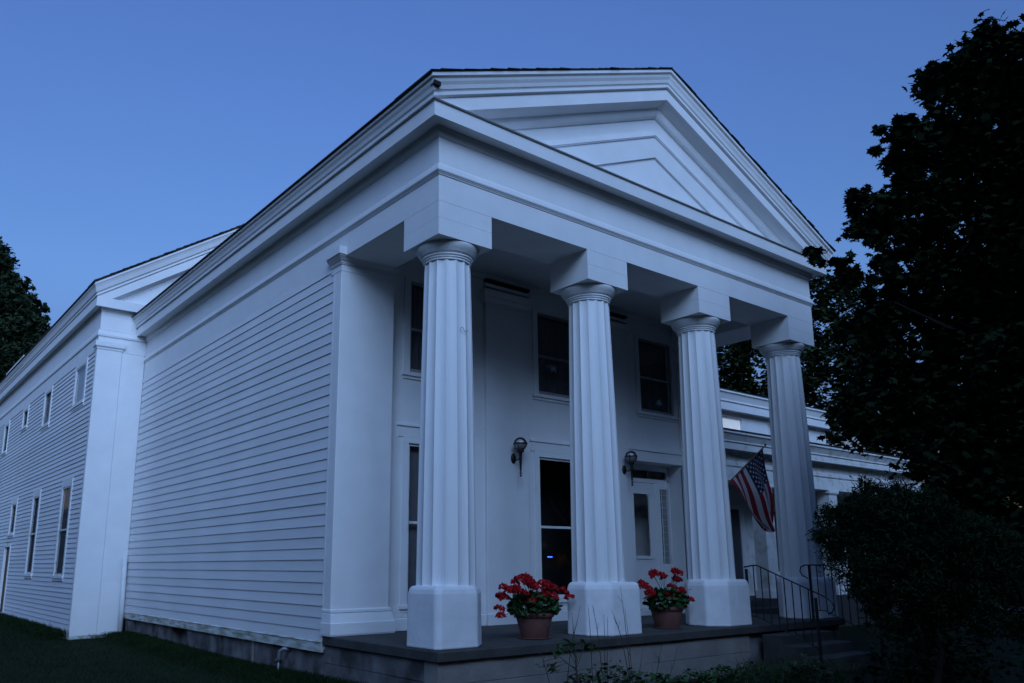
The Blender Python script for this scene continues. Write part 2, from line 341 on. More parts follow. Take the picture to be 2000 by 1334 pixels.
# roof ridge seam & pediment small vents are too small; nail holes
# columns
def octo(x0, x1, y0, y1, fl, fr, br, bl):
    return [(x0+fl, y0), (x1-fr, y0), (x1, y0+fr), (x1, y1-br), (x1-br, y1), (x0+bl, y1), (x0, y1-bl), (x0, y0+fl)]
colc = [(.50, .47), (3.47, .47), (6.41, .47), (9.40, .47)]
foot = [(.02, .98, -.0, .92, .06, .30, .30, .22), (2.98, 3.96, -.01, .95, .28, .06, .25, .27), (5.92, 6.90, -.01, .95, .28, .06, .25, .3), (8.92, 9.88, -.01, .95, .28, .06, .25, .3)]
NF = 15
for k in range(4):
    cx, cy = colc[k]
    e = MB(); secs = []; va = math.atan2(cy+8.61, cx+6.12)+math.pi   # toward the street corner
    for z in (.74, 1.2, 1.8, 2.4, 3.0, 3.6, 4.2, 4.8, 5.36):
        t = (z-.74)/4.62; R = .417-.076*t-.008*math.sin(math.pi*t)*-1
        ring = []
        for j in range(NF*6):
            a = 2*math.pi*j/(NF*6)+math.radians(-2)+va; ph = (j % 6)/6
            dep = .030*math.sin(math.pi*ph)**.8 if ph else 0
            rr = (R-dep*(1-.25*t)); ring.append((cx+rr*math.cos(a), cy+rr*math.sin(a), z))
        secs.append(ring)
    e.loft(secs)
    col = e.build('column', WHC, house)
    e = MB(); e.lathe([(.30, 5.35), (.345, 5.352), (.35, 5.372), (.338, 5.376), (.338, 5.386), (.36, 5.388), (.363, 5.404), (.350, 5.408), (.352, 5.418), (.375, 5.42), (.379, 5.438), (.366, 5.442), (.368, 5.452), (.39, 5.455), (.40, 5.475), (.43, 5.51), (.452, 5.545), (.463, 5.575), (.463, 5.592), (.45, 5.6)], cx, cy, 48)
    e.build('capital', WHC, col)
    x0, x1, y0, y1, fl, fr, br, bl = foot[k]
    e = MB(); secs = []
    for z, i in ((.0, -.004), (.05, .0), (.35, .003), (.60, .003), (.69, .005), (.745, .018), (.778, .040), (.79, .066)):
        secs.append([(x, y, z+.002*math.sin(x*9+y*7)) for x, y in octo(x0+i, x1-i, y0+i, y1-i, fl, fr, br, bl)])
    e.loft(secs); pd = e.build('pedestal', WHP, col); bevel(pd, .03, 3)
# small iron hook on first column, broken wire on third
# pilasters on the porch wall
def pilaster(x0, x1, y0, name='pilaster', full=True):
    e = MB(); e.box(x0, x1, y0, 2.998, .0 if not full else .30, 5.90)
    p = e.build(name, WH, house); bevel(p, .012, 2)
    pr = [(-.02, 5.875), (.006, 5.875), (.006, 5.895), (0, 5.90), (0, 5.985), (.016, 5.987), (.016, 6.0), (.008, 6.004), (.026, 6.008), (.028, 6.022), (.018, 6.028), (.045, 6.05), (.075, 6.085), (.095, 6.10), (.095, 6.12), (.12, 6.122), (.12, 6.25), (-.02, 6.25)]
    def ring(q): return [(x0-q[0], 2.998 if x0 > .3 else 3.10, q[1]), (x0-q[0], y0-q[0], q[1]), (x1+q[0], y0-q[0], q[1]), (x1+q[0], 2.998, q[1])]
    secs = [[(x0-o, 3.12 if x0 < .1 else 2.998, z) for o, z in pr], [(x0-o, y0-o, z) for o, z in pr], [(x1+o, y0-o, z) for o, z in pr], [(x1+o, 2.998, z) for o, z in pr]]
    c = MB(); c.loft(secs); c.build('pilaster_capital', WH, p)
    if full:
        pr = [(-.02, 0.004), (.075, .004), (.085, .03), (.085, .19), (.07, .20), (.035, .33), (.015, .335), (.015, .345), (.03, .35), (.028, .385), (.004, .40), (-.02, .40)]
        secs = [[(x0-(o if x0 > .1 else o*.4), 3.0, z) for o, z in pr], [(x0-(o if x0 > .1 else o*.4), y0-o, z) for o, z in pr], [(x1+o, y0-o, z) for o, z in pr], [(x1+o, 2.998, z) for o, z in pr]]
        c = MB(); c.loft(secs); c.build('pilaster_base', WH, p)
pilaster(-.014, 1.03, 2.76)
pilaster(9.0, L_+.014, 2.76)
pilaster(3.22, 4.26, 2.93, full=False); pilaster(6.28, 7.18, 2.93, full=False)
# side return of the corner pilaster
e = MB(); e.box(-.016, .02, 2.99, 3.034, -.08, ZS-.002); hp(e, 'corner_board')
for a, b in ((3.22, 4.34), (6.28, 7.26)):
    e = MB(); e.box(a, b, 2.90, 2.999, 6.45, 6.50); hp(e, 'dark_strip', DARK, label='long dark strip above the pilaster')  # thin dark-coloured strip across the wall above each middle pilaster
    e = MB(); e.box(a-.02, b+.02, 2.90, 2.999, 6.34, 6.40); hp(e, 'cap_moulding')
e = MB(); e.box(1.04, 9.0, 2.97, 2.9985, 6.505, 6.618); hp(e, 'ceiling_moulding')
# baseboards in the bays
for a, b in ((1.032, 3.218), (4.262, 6.278)):
    e = MB(); e.prism_x([(2.965, .004), (2.965, .19), (2.985, .205), (2.999, .21), (2.999, .004)], a, b); e.box(a, b, 2.985, 2.999, .212, .40); hp(e, 'baseboard')
for a, b in ((3.2, 4.28), (6.26, 7.2)):
    e = MB(); e.prism_x([(2.895, .004), (2.895, .19), (2.915, .205), (2.929, .21), (2.929, .004)], a, b); hp(e, 'baseboard')
# windows: generic facing -y
def window_y(par, x0, x1, z0, z1, zr, y, cas=.13, head=.1, capz=None, curtain=None, frame=WH, sill=True, light=SCREEN, name='window'):
    e = MB()
    zt = z1+head; f_ = y-.022
    e.box(x0-cas, x0, f_, y-.001, z0, zt); e.box(x1, x1+cas, f_, y-.001, z0, zt); e.box(x0, x1, f_+.001, y-.001, z1, zt-.001)
    if sill: e.box(x0-cas-.03, x1+cas+.03, y-.055, y-.001, z0-.075, z0-.02); e.box(x0-cas, x1+cas, f_-.002, y-.001, z0-.13, z0-.077); e.box(x0-cas, x1+cas, f_+.002, y-.001, z0-.02, z0)
    if capz: e.box(x0-cas-.12, x1+cas+.12, f_-.02, y-.001, capz, capz+.035); e.box(x0-cas-.10, x1+cas+.10, f_+.004, y-.001, zt+.002, capz-.001)
    wdo = e.build(name, frame, par)
    s = MB(); yy = y+.02; t = .045
    s.box(x0+.002, x0+t, yy, yy+.04, z0+.002, z1-.002); s.box(x1-t, x1-.002, yy, yy+.04, z0+.002, z1-.002)
    s.box(x0+t, x1-t, yy, yy+.04, z1-t, z1-.002); s.box(x0+t, x1-t, yy, yy+.04, z0+.002, z0+t*1.5); s.box(x0+t, x1-t, yy-.006, yy+.04, zr-.022, zr+.022)
    s.build('sash', light, wdo)
    for a, b in ((z0+t*1.5, zr-.023), (zr+.023, z1-t)):
        p = MB(); p.box(x0+t, x1-t, yy+.018, yy+.022, a, b); p.build('pane', GLASS, wdo)
    j = MB(); j.box(x0-.02, x0+.001, y+.0, y+.16, z0, z1); j.box(x1-.001, x1+.02, y, y+.16, z0, z1); j.box(x0, x1, y, y+.16, z1-.001, z1+.02); j.box(x0, x1, y, y+.16, z0-.02, z0+.001)
    if curtain:
        c = MB(); n = 40; a0, a1, mt = curtain
        v = []
        for i in range(n+1):
            x = a0+(a1-a0)*i/n; d = .018*math.sin(i*1.9)+.01*math.sin(i*.7)
            v += [(x, y+.15+d, z0+.05), (x, y+.15+d*.6, z1-.05)]
        c.add(v, [(2*i, 2*i+2, 2*i+3, 2*i+1) for i in range(n)], 0, True); c.build('curtain', mt, wdo)
    return wdo
for i, (a, b) in enumerate(wins_up): window_y(house, a, b, *ZU, 5.20, FY, capz=None, head=.05, curtain=(a, b, BLIND))
for i, (a, b) in enumerate(wins_lo): window_y(house, a, b, *ZL, 1.77, FY, cas=.12, head=.10, capz=3.42, curtain=((a, a+.34, BLIND) if i == 0 else (a, b, DARK) if False else (b-.3, b, BLIND)), light=WHD)
# door surround, recessed door
e = MB()
e.box(DOOR[0]-.10, DOOR[0], 2.975, 2.999, .0, ZD+.001); e.box(DOOR[1], DOOR[1]+.0, 2.975, 2.999, 0, ZD)
e.box(7.182, 9.0, 2.968, 2.999, ZD, 3.50); e.box(7.182, 9.0, 2.945, 2.9985, 3.502, 3.56); e.box(7.182, 9.0, 2.972, 2.9985, 3.562, 3.66)
hp(e, 'door_surround')
e = MB(); RY = 3.36
e.box(DOOR[0]-.02, DOOR[0]+.0, 2.999, RY, 0, ZD); e.box(DOOR[1]-.001, DOOR[1]+.02, 3.0, RY, 0, ZD); e.box(DOOR[0], DOOR[1], 3.0, RY, ZD-.001, ZD+.02)
e.box(7.30, 9.0, RY, RY+.05, 2.86, 2.95); e.box(7.30, 9.0, RY, RY+.05, 3.14, ZD); e.box(7.30, 7.36, RY, RY+.05, .10, 3.14); e.box(8.93, 9.0, RY, RY+.05, .10, 3.14)
e.box(8.50, 8.66, RY, RY+.05, .10, 2.86); e.box(8.66, 8.93, RY+.003, RY+.05, .10, 1.06); e.box(8.68, 8.91, RY-.01, RY+.003, .25, .95)
e.box(8.66, 8.93, RY+.002, RY+.05, 2.74, 2.86); e.box(7.30, 9.0, 3.0, RY+.1, 0, .10)
e.box(8.93, 8.955, RY-.03, RY, .1, 2.9)
fr_ = hp(e, 'door_frame')
e = MB()
def ringbox(mb, x0, x1, z0, z1, a0, a1, c0, c1, y0, y1):
    mb.box(x0, a0, y0, y1, z0, z1); mb.box(a1, x1, y0, y1, z0, z1); mb.box(a0, a1, y0, y1, z0, c0); mb.box(a0, a1, y0, y1, c1, z1)
ringbox(e, 7.36, 8.50, .11, 2.855, 7.56, 8.28, 1.24, 2.60, RY+.015, RY+.055)
for q in ((7.56, 2.60, 1, -1), (8.28, 2.60, -1, -1)):   # clipped upper corners of the glazing
    e.prism_y([(q[0], q[1]), (q[0]+q[2]*.10, q[1]), (q[0]+q[2]*.03, q[1]-.03), (q[0], q[1]-.10)], RY+.017, RY+.053)
for rr in ((7.50, 8.34, 2.60, 2.63), (7.48, 8.36, 1.17, 1.24)): e.box(rr[0], rr[1], RY-.004, RY+.014, rr[2], rr[3])
for a, b in ((7.52, 7.88), (7.96, 8.34)): e.box(a, b, RY+.004, RY+.014, .32, .98)
dl = hp(e, 'front_door')
MB().box(7.56, 8.28, RY+.03, RY+.035, 1.24, 2.60).build('door_window', GLASS, dl)
MB().tube([(7.44, RY-.04, 1.12), (7.44, RY+.012, 1.12)], .03, 10).build('door_handle', GREY, dl)
MB().box(8.66, 8.93, RY+.02, RY+.026, 1.06, 2.74).build('sidelight', GLASS, fr_)
e = MB(); e.box(8.715, 8.73, RY+.006, RY+.02, 1.06, 2.74)
for z in np.arange(1.2, 2.7, .14): e.box(8.68, 8.93, RY+.012, RY+.018, z, z+.006)
e.build('leaded_bars', WHD, fr_)
MB().box(7.36, 8.93, RY+.02, RY+.026, 2.95, 3.14).build('transom', GLASS, fr_)
e = MB(); e.box(8.76, 8.93, RY+.04, RY+.044, 1.06, 2.74); e.build('curtain', CURT, fr_)
# foundation under the side wall: separate rough stones
yy = 3.05; k = 0
while yy < 13.7:
    wd = random.uniform(.75, 1.5); y1 = min(yy+wd-.03, 13.8); x0 = .05+random.uniform(-.015, .03)
    if 5.35 < yy < 5.9 or 8.8 < yy < 9.4: x0 = .28
    e = MB(); nn = 5; secs = []
    for i in range(nn+1):
        y = yy+(y1-yy)*i/nn; secs.append([(x0+random.uniform(-.02, .02), y, -.95), (x0+random.uniform(-.02, .02), y, -.55), (x0+random.uniform(-.015, .015), y, -.25+random.uniform(-.02, 0)), (.5, y, -.25), (.5, y, -.95)])
    e.loft(secs); e.build('foundation_stone', STONE, house); yy += wd
e = MB(); e.box(.35, .6, 3.0, 13.86, -.95, -.2); e.build('foundation_core', DARK, house)

# ================================================================= PORCH
porch = thing('stone_porch', (0, 0, -.72), 'low grey concrete porch floor with rendered foundation under the four columns', 'porch')
for i, (a, b) in enumerate(((-.02, 4.46), (4.466, 9.92))):
    e = MB(); secs = []
    for x in np.linspace(a, b, 12): 
        j = random.uniform(-.008, .008); secs.append([(x, -.075+j, -.135), (x, -.08+j, -.02), (x, -.065+j, 0), (x, 2.98, 0), (x, 2.98, -.135)])
    e.loft(secs); bevel(e.build('slab', SLAB, porch), .012, 1)
for i, (a, b, z0, z1) in enumerate(((.03, 3.2, -.42, -.137), (3.204, 6.72, -.44, -.137), (.03, 4.1, -.95, -.424), (4.104, 6.72, -.95, -.444))):
    e = MB(); e.box(a, b, -.02+random.uniform(0, .012), .3, z0, z1); bevel(e.build('foundation_block', FND, porch), .006, 1)
for i, (a, b, z0, z1) in enumerate(((.302, 1.6, -.40, -.137), (1.604, 3.0, -.40, -.137), (.302, 1.1, -.95, -.404), (1.104, 3.0, -.95, -.404))):
    e = MB(); e.box(.03+random.uniform(0, .015), .2, a, b, z0, z1); bevel(e.build('foundation_block', STONE, porch), .006, 1)
e = MB(); e.box(6.724, 9.9, .05, .3, -.95, -.137); e.box(9.7, 9.89, .302, 3, -.95, -.137); e.build('foundation_block', STONE, porch)
# steps between third and fourth column
steps = thing('porch_steps', (7.8, -.7, -.72), 'dark concrete steps going down from the porch between the third and fourth columns', 'steps')
for i in range(3):
    e = MB(); z = -.16*(i+1); e.box(6.98, 8.66, -.09-.38*(i+1), -.085-.38*i if i else -.09, -.95, z); bevel(e.build('step', SLAB, steps), .012, 1)

# ================================================================= RAILINGS
def railing(x, label, posts, top, bot, curl, group):
    t = thing('iron_railing', (x, -.6, -.2), label, 'railing', group)
    for y, z0, z1 in posts:
        e = MB(); e.box(x-.019, x+.019, y-.019, y+.019, z0, z1); e.build('post', IRON, t)
    e = MB(); e.tube([(x, y, z) for y, z in top+curl[0]], .013, 6); 
    if curl[1]: e.tube([(x, y, z) for y, z in curl[1]], .013, 6)
    e.build('handrail', IRON, t)
    e = MB(); e.tube([(x, y, z) for y, z in bot], .010, 6); e.build('bottom_rail', IRON, t)
    def zi(line, y):
        ys = [p[0] for p in line][::-1]; zs = [p[1] for p in line][::-1]; return float(np.interp(y, ys, zs))
    y = posts[0][0]-.145
    while y > posts[-1][0]+.06:
        e = MB(); e.box(x-.007, x+.007, y-.007, y+.007, zi(bot, y), zi(top, y)); e.build('baluster', IRON, t); y -= .145
    return t
curl_lo = [(-1.42, .50), (-1.50, .44), (-1.53, .36), (-1.49, .28), (-1.42, .25)]
railing(6.88, 'black iron stair railing beside the third column pedestal, nearest the flower pots', [(.06, .0, .97), (-1.22, -.55, .50)], [(.10, 1.0), (-.08, 1.03), (-.16, 1.03), (-1.36, .53)], [(.06, .17), (-.15, .13), (-1.22, -.32)], ([p for p in curl_lo], None), 'stair railings')
railing(8.72, 'black iron stair railing in front of the fourth column, partly behind the round shrub', [(-.10, .0, 1.03), (-1.35, -.55, .57)], [(-.02, 1.03), (-.40, 1.03), (-.52, 1.0), (-1.45, .60)], [(-.10, .19), (-.35, .19), (-1.35, -.25)], ([(-1.52, .55), (-1.56, .45), (-1.52, .37)], [(-.02, 1.03), (.07, 1.0), (.10, .92), (.06, .84), (-.05, .78)]), 'stair railings')

# ================================================================= REAR WING
XW = -1.22; YW = 13.87; WL = 38.0
wing = thing('rear_wing', (1.5, 26, -.72), 'long two storey white clapboard wing set back at the left, with narrow windows', 'house')
def wp_(mb, name, m=WH, **k): return mb.build(name, m, wing, **k)
# window list on the side: (y0,y1,z0,z1,rail)
WU = [(14.98, 16.12, 5.48, 6.56), (19.48, 20.44, 5.48, 6.58), (23.42, 24.26, 5.93, 6.56), (27.4, 28.3, 5.46, 6.56), (31.5, 32.4, 5.46, 6.56)]
WLo = [(15.30, 16.33, .80, 3.20, 2.02), (19.56, 20.52, .82, 3.20, 2.04), (23.56, 24.46, 2.16, 3.20, 0), (28.0, 29.0, .82, 3.2, 2.04)]
DW = (23.9, 24.95, -.56, 1.72)
holes = []
cas = .14
for a, b, c, d in WU: holes.append((a-cas, b+cas, c-.08, 6.70))
for a, b, c, d, _ in WLo: holes.append((a-cas, b+cas, c-.14, d+.22))
holes.append((DW[0]-cas, DW[1]+cas, -.7, DW[3]+.12))
exw = .1262; nb = int((6.69+.50)/exw)
cache = {}
for i in range(nb+1):
    z0 = -.50+i*exw; z1 = min(z0+exw, 6.69)
    segs = [(14.0, WL)]
    for h in holes:
        if h[2] < (z0+z1)/2 < h[3]:
            ns = []
            for a, b in segs:
                if h[0] > a and h[1] < b: ns += [(a, h[0]), (h[1], b)]
                elif h[0] <= a < h[1] < b: ns.append((h[1], b))
                elif a < h[0] < b <= h[1]: ns.append((a, h[0]))
                else: ns.append((a, b))
            segs = ns
    for a, b in segs:
        key = (round(a, 3), round(b, 3))
        if key not in cache:
            e = MB(); e.prism_y([(XW+.022, .005), (XW-.002, .005), (XW-.004, 0), (XW-.017, 0), (XW+.006, exw+.01), (XW+.022, exw+.01)], a, b)
            o = e.build('clapboard', WHB, wing); cache[key] = o.data; o.location.z = z0
        else:
            o = bpy.data.objects.new('clapboard', cache[key]); COL.objects.link(o); attach(o, wing); o.location.z = z0
        o.location.x += random.uniform(-.001, .001)
e = MB()
ys = sorted({14.0, WL, *[q for h in WU+WLo for q in (h[0], h[1])], DW[0], DW[1]})
ho = [(h[0], h[1], h[2], h[3]) for h in WU+WLo]+[(DW[0], DW[1], -.7, DW[3])]
for a, b in zip(ys[:-1], ys[1:]):
    mid = (a+b)/2; z = -.9
    for lo, hi in sorted((h[2], h[3]) for h in ho if h[0] < mid < h[1]):
        if lo > z: e.box(XW+.024, XW+.16, a, b, z, lo)
        z = hi
    e.box(XW+.024, XW+.16, a, b, z, 7.8)
e.box(XW+.024, -.0, YW+.012, YW+.1, -.9, 7.9); e.box(-.0, .2, YW+.002, YW+.1, 6.9, 9.0)
wp_(e, 'side_wall')
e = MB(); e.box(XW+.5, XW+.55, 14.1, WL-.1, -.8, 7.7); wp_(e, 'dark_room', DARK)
e = MB(); e.box(XW+.024, 8, WL-.1, WL, -.9, 7.9); e.box(7.9, 8, YW+.1, WL-.102, -.9, 7.9); wp_(e, 'back_wall')
# stained bottom skirt
e = MB(); e.prism_y([(XW+.03, -.80), (XW-.03, -.80), (XW-.03, -.53), (XW-.012, -.50), (XW+.03, -.50)], 13.84, WL); wp_(e, 'water_table', STAIN)
e = MB(); e.prism_x([(YW+.03, -.80), (YW-.045, -.80), (YW-.045, -.66), (YW-.01, -.64), (YW+.03, -.64)], XW-.03, -.03); wp_(e, 'water_table', STAIN)
# corner pilaster and flat board
e = MB(); e.box(XW-.03, -.62, YW-.035, YW-.001, -.638, 6.72); e.box(XW-.03, XW+.022, YW, 13.999, -.50, 6.72); pl = wp_(e, 'corner_pilaster'); bevel(pl, .006)
e = MB(); secs = []
pr = [(-.02, 6.70), (.005, 6.70), (.02, 6.73), (.02, 6.76), (.05, 6.78), (.06, 6.80), (.06, 6.92), (-.02, 6.92)]
e.loft([[(XW-.03-o, 14.03+o, z) for o, z in pr], [(XW-.03-o, YW-.035-o, z) for o, z in pr], [(-.62+o, YW-.035-o, z) for o, z in pr], [(-.62+o, YW-.002, z) for o, z in pr]]); e.build('pilaster_capital', WH, pl)
e = MB(); e.box(-.615, -.03, YW-.012, YW-.001, -.638, 6.70); wp_(e, 'corner_board')
# entablature of wing: (side path then front)
def W2(prof, y_end=WL, xr=.35): return [[(XW-o, y_end, z) for o, z in prof], [(XW-o, YW-o, z) for o, z in prof], [(xr, YW-o, z) for o, z in prof]]
e = MB(); e.loft(W2([(-.02, 6.69), (.02, 6.69), (.02, 7.07), (-.02, 7.07)], xr=-.003)); wp_(e, 'architrave')
e = MB(); e.loft(W2([(-.02, 7.072), (.045, 7.072), (.055, 7.12), (.03, 7.24), (-.02, 7.26)], xr=-.003)); wp_(e, 'taenia_moulding')
e = MB(); e.loft(W2([(-.02, 7.262), (0, 7.262), (0, 7.86), (-.02, 7.86)], xr=-.003)); wp_(e, 'frieze')
WC = [(-.05, 7.76), (0, 7.76), (.03, 7.79), (.03, 7.86), (.16, 7.86), (.16, 7.84), (.19, 7.84), (.19, 8.08), (.175, 8.085), (.175, 8.10), (.215, 8.105), (.215, 8.15), (.20, 8.155), (.20, 8.17), (.235, 8.19), (.26, 8.30), (.285, 8.36), (.30, 8.37), (.30, 8.43), (-.05, 8.43)]
e = MB(); e.loft([[(XW-o, WL, z) for o, z in WC], [(XW-o, YW-o, z) for o, z in WC]]); wp_(e, 'eaves_cornice')
hw = WC[:8]+[(.19, 8.085), (.17, 8.10), (-.05, 8.14)]
e = MB(); e.loft([[(XW-o, YW-o, z) for o, z in hw], [(.35, YW-o, z) for o, z in hw]]); wp_(e, 'horizontal_cornice')
sw = .67; XR = 3.3
a, c = [], []
for o, z in WC:
    o2 = o-.004; ox = max(o2, -.05); a.append((XW-ox, YW-o2, z)); c.append((XR, YW-o2, z+sw*(XR-XW+ox)))
e = MB(); e.loft([a, c]); wp_(e, 'raking_cornice')
e = MB(); e.prism_y([(XW, 8.0), (XW, 8.12), (XR, 8.12+sw*(XR-XW)), (XR, 7.9)], YW-.02, YW+.05); wp_(e, 'gable_panel')
for sg in (-1, 1):
    e = MB(); g = lambda x: x if sg < 0 else 2*XR-x
    z0 = 8.436; xe = XW-.33
    e.loft([[(g(xe), y, z0-.01), (g(XR), y, z0-.01+sw*(XR-xe)), (g(XR), y, z0+.03+sw*(XR-xe)), (g(xe), y, z0+.03)] for y in (YW-.32, WL)])
    rw = wp_(e, 'roof', ROOF)
    if sg < 0:
        x = xe
        while x < XR:
            e = MB(); t = random.uniform(.012, .03); dx = .22; zz = z0+.032+sw*(x-xe)
            yo = YW-.325-random.uniform(0, .02)
            e.loft([[(x, y, zz), (x+dx, y, zz+sw*dx-.004), (x+dx, y, zz+sw*dx), (x, y, zz+t)] for y in (yo, YW+.4)]); e.build('shingle', ROOF, rw); x += random.uniform(.14, .2)
e = MB(); e.box(-1.50, -1.38, 24.05, 27.8, 8.30, 8.62); wp_(e, 'gutter_section', WHD, label='raised pale board along the eaves')
# side windows facing -x
def window_x(par, y0, y1, z0, z1, zr, x, top_to=None, curtain=CURT, lab=None):
    e = MB(); cs = .125; f_ = x-.030; zt = top_to or z1+.20
    e.box(f_, x+.022, y0-cs, y0, z0, zt); e.box(f_, x+.022, y1, y1+cs, z0, zt); e.box(f_+.002, x+.022, y0, y1, z1, zt-.001)
    e.box(x-.055, x+.022, y0-cs-.02, y1+cs+.02, z0-.065, z0-.001); e.box(f_+.001, x+.022, y0-cs, y1+cs, z0-.13, z0-.066)
    w_ = e.build('window', WH, par)
    s = MB(); xx = x-.018; t = .04
    s.box(xx, xx+.03, y0+.002, y0+t, z0+.002, z1-.002); s.box(xx, xx+.03, y1-t, y1-.002, z0+.002, z1-.002); s.box(xx, xx+.03, y0+t, y1-t, z0+.002, z0+.06); s.box(xx, xx+.03, y0+t, y1-t, z1-t, z1-.002)
    if zr: s.box(xx-.004, xx+.03, y0+t, y1-t, zr-.02, zr+.02)
    s.build('sash', WHD, w_)
    for a, b in (((z0+.06, zr-.02), (zr+.02, z1-t)) if zr else ((z0+.06, z1-t),)):
        MB().box(xx+.012, xx+.016, y0+t, y1-t, a, b).build('pane', GLASS, w_)
    if curtain:
        c = MB(); n = 30; v = []
        for i in range(n+1):
            y = y0+(y1-y0)*i/n; d = .02*math.sin(i*2.1)
            v += [(x+.06+d, y, z0), (x+.06+d*.5, y, z1)]
        c.add(v, [(2*i, 2*i+2, 2*i+3, 2*i+1) for i in range(n)], 0, True); c.build('curtain', curtain, w_)
    return w_
for i, (a, b, c, d) in enumerate(WU): window_x(wing, a, b, c, d, 0, XW, top_to=6.688, curtain=CURT if i in (0, 1) else BLIND)
for i, (a, b, c, d, zr) in enumerate(WLo): window_x(wing, a, b, c, d, zr, XW, curtain=BLIND)
e = MB(); e.box(XW-.03, XW+.022, DW[0]-.13, DW[0], -.6, DW[3]+.1); e.box(XW-.03, XW+.022, DW[1], DW[1]+.13, -.6, DW[3]+.1); e.box(XW-.028, XW+.022, DW[0], DW[1], DW[3], DW[3]+.1)
df = wp_(e, 'side_door_frame')
e = MB(); e.box(XW+.05, XW+.09, DW[0], DW[1], -.56, DW[3]); 
for z0, z1 in ((-.4, .3), (.45, 1.55)): e.box(XW+.04, XW+.05, DW[0]+.15, DW[1]-.15, z0, z1)
sd = e.build('side_door', WOOD, wing); MB().tube([(XW+.0, 24.05, .5), (XW+.05, 24.05, .5)], .03, 8).build('handle', GREY, sd)

# ================================================================= EAST WING (right, low)
EY = 4.0; EX0 = 9.92; EX1 = 23.7
east = thing('east_wing', (16.5, 7, -.72), 'low white wing with square piers and attic storey, behind the flag', 'house')
def ep(mb, name, m=WHD, **k): return mb.build(name, m, east, **k)
e = MB(); e.box(EX0, EX1, EY, EY+.4, 3.22, 4.0); ep(e, 'beam')
def E3(prof, x1=EX1, y=EY, x0=EX0): return [[(x0, y-o, z) for o, z in prof], [(x1+o, y-o, z) for o, z in prof], [(x1+o, y+4, z) for o, z in prof]]
e = MB(); e.loft(E3([(-.02, 3.60), (.02, 3.60), (.03, 3.62), (.03, 3.70), (.0, 3.75), (-.02, 3.75)])); ep(e, 'taenia_moulding')
EC = [(-.05, 3.96), (0, 3.96), (.04, 4.02), (.25, 4.02), (.25, 4.0), (.28, 4.0), (.28, 4.17), (.265, 4.175), (.265, 4.19), (.31, 4.19), (.31, 4.22), (.30, 4.225), (.33, 4.28), (.38, 4.37), (.385, 4.39), (.42, 4.40), (.42, 4.45), (-.05, 4.47)]
e = MB(); e.loft(E3(EC)); ep(e, 'eaves_cornice')
e = MB(); e.box(EX0, EX1+.43, EY-.43, 9.5, 4.472, 4.50); ep(e, 'low_roof', ROOF)
e = MB(); e.box(EX0, EX1, 5.5, 5.6, -.8, 3.98); e.box(EX1-.1, EX1, 5.602, 9, -.8, 3.98); e.box(EX0, EX1, EY+.402, 5.498, 3.30, 3.34); ep(e, 'recess_wall')
for px0 in (10.0, 13.85, 17.35, 20.6, 23.22):
    e = MB(); e.box(px0+.0, px0+.46, EY+.01, EY+.40, .15, 3.10); p = ep(e, 'square_pier')
    e = MB(); e.box(px0-.05, px0+.51, EY-.04, EY+.45, 3.13, 3.219); e.box(px0-.02, px0+.48, EY-.015, EY+.42, 3.10, 3.129); e.build('pier_capital', WH, p)
    e = MB(); e.box(px0-.04, px0+.50, EY-.03, EY+.44, .15, .35); e.build('pier_base', WH, p)
e = MB(); e.box(EX0, EX1, EY-.1, 5.498, -.9, .145); ep(e, 'wing_floor', SLAB)
# wing door
e = MB(); e.box(13.35, 13.55, 5.44, 5.498, .15, 2.75); e.box(14.82, 15.05, 5.44, 5.498, .15, 2.75); e.box(13.551, 14.819, 5.442, 5.498, 2.62, 2.75); ep(e, 'wing_door_frame', WH)
e = MB(); e.box(13.55, 14.82, 5.46, 5.499, .15, .62); e.box(13.9, 14.5, 5.45, 5.459, .22, .55); wd_ = ep(e, 'wing_door', WH)
MB().box(13.55, 14.82, 5.47, 5.499, .62, 2.62).build('screen_panel', BLIND, wd_)
for a, b in ((16.0, 17.0), (18.4, 19.6), (20.9, 22.0)):
    e = MB(); ringbox(e, a-.12, b+.12, .7, 2.75, a, b, .82, 2.63, 5.45, 5.498); w_ = ep(e, 'window', WH); MB().box(a, b, 5.47, 5.49, .82, 2.63).build('pane', BLIND, w_)
# attic storey
AY = 5.0; AX1 = 19.35
e = MB(); hl = [(13.62, 14.62, 4.74, 5.24), (15.95, 16.95, 4.74, 5.24)]
xs = sorted({EX0, AX1, *[q for h in hl for q in h[:2]]})
wall_with_holes(e, EX0, AX1, 4.5, 5.4, AY, AY+.15, hl); e.box(AX1-.15, AX1, AY+.152, 9, 4.5, 5.4); ep(e, 'attic_wall', WH)
AC = [(-.05, 5.36), (.0, 5.36), (.03, 5.40), (.20, 5.40), (.20, 5.385), (.23, 5.385), (.23, 5.60), (.215, 5.605), (.215, 5.62), (.26, 5.625), (.26, 5.665), (.245, 5.67), (.25, 5.69), (.29, 5.80), (.31, 5.84), (.27, 5.845), (.27, 5.87), (.34, 5.875), (.34, 5.92), (-.05, 5.94)]
e = MB(); e.loft(E3(AC, AX1, AY)); ep(e, 'attic_cornice', WH)
e = MB(); e.box(EX0, AX1+.3, AY-.3, 9.2, 5.93, 5.97); ep(e, 'attic_roof', ROOF)
for a, b, c, d in hl:
    e = MB(); ringbox(e, a, b, c, d, a+.05, b-.05, c+.05, d-.05, AY+.02, AY+.06); w_ = ep(e, 'attic_window', WHD)
    g_ = MB(); g_.box(a+.05, b-.05, AY+.035, AY+.04, c+.05, d-.05); g_.build('pane', GLASS, w_)
    c_ = MB(); c_.box(a+.05, b-.05, AY+.042, AY+.046, c+.05, d-.05); c_.build('pale_backing', SKYREFL if a < 14 else WH, w_)  # first attic backing glows to imitate sky mirrored in its pane
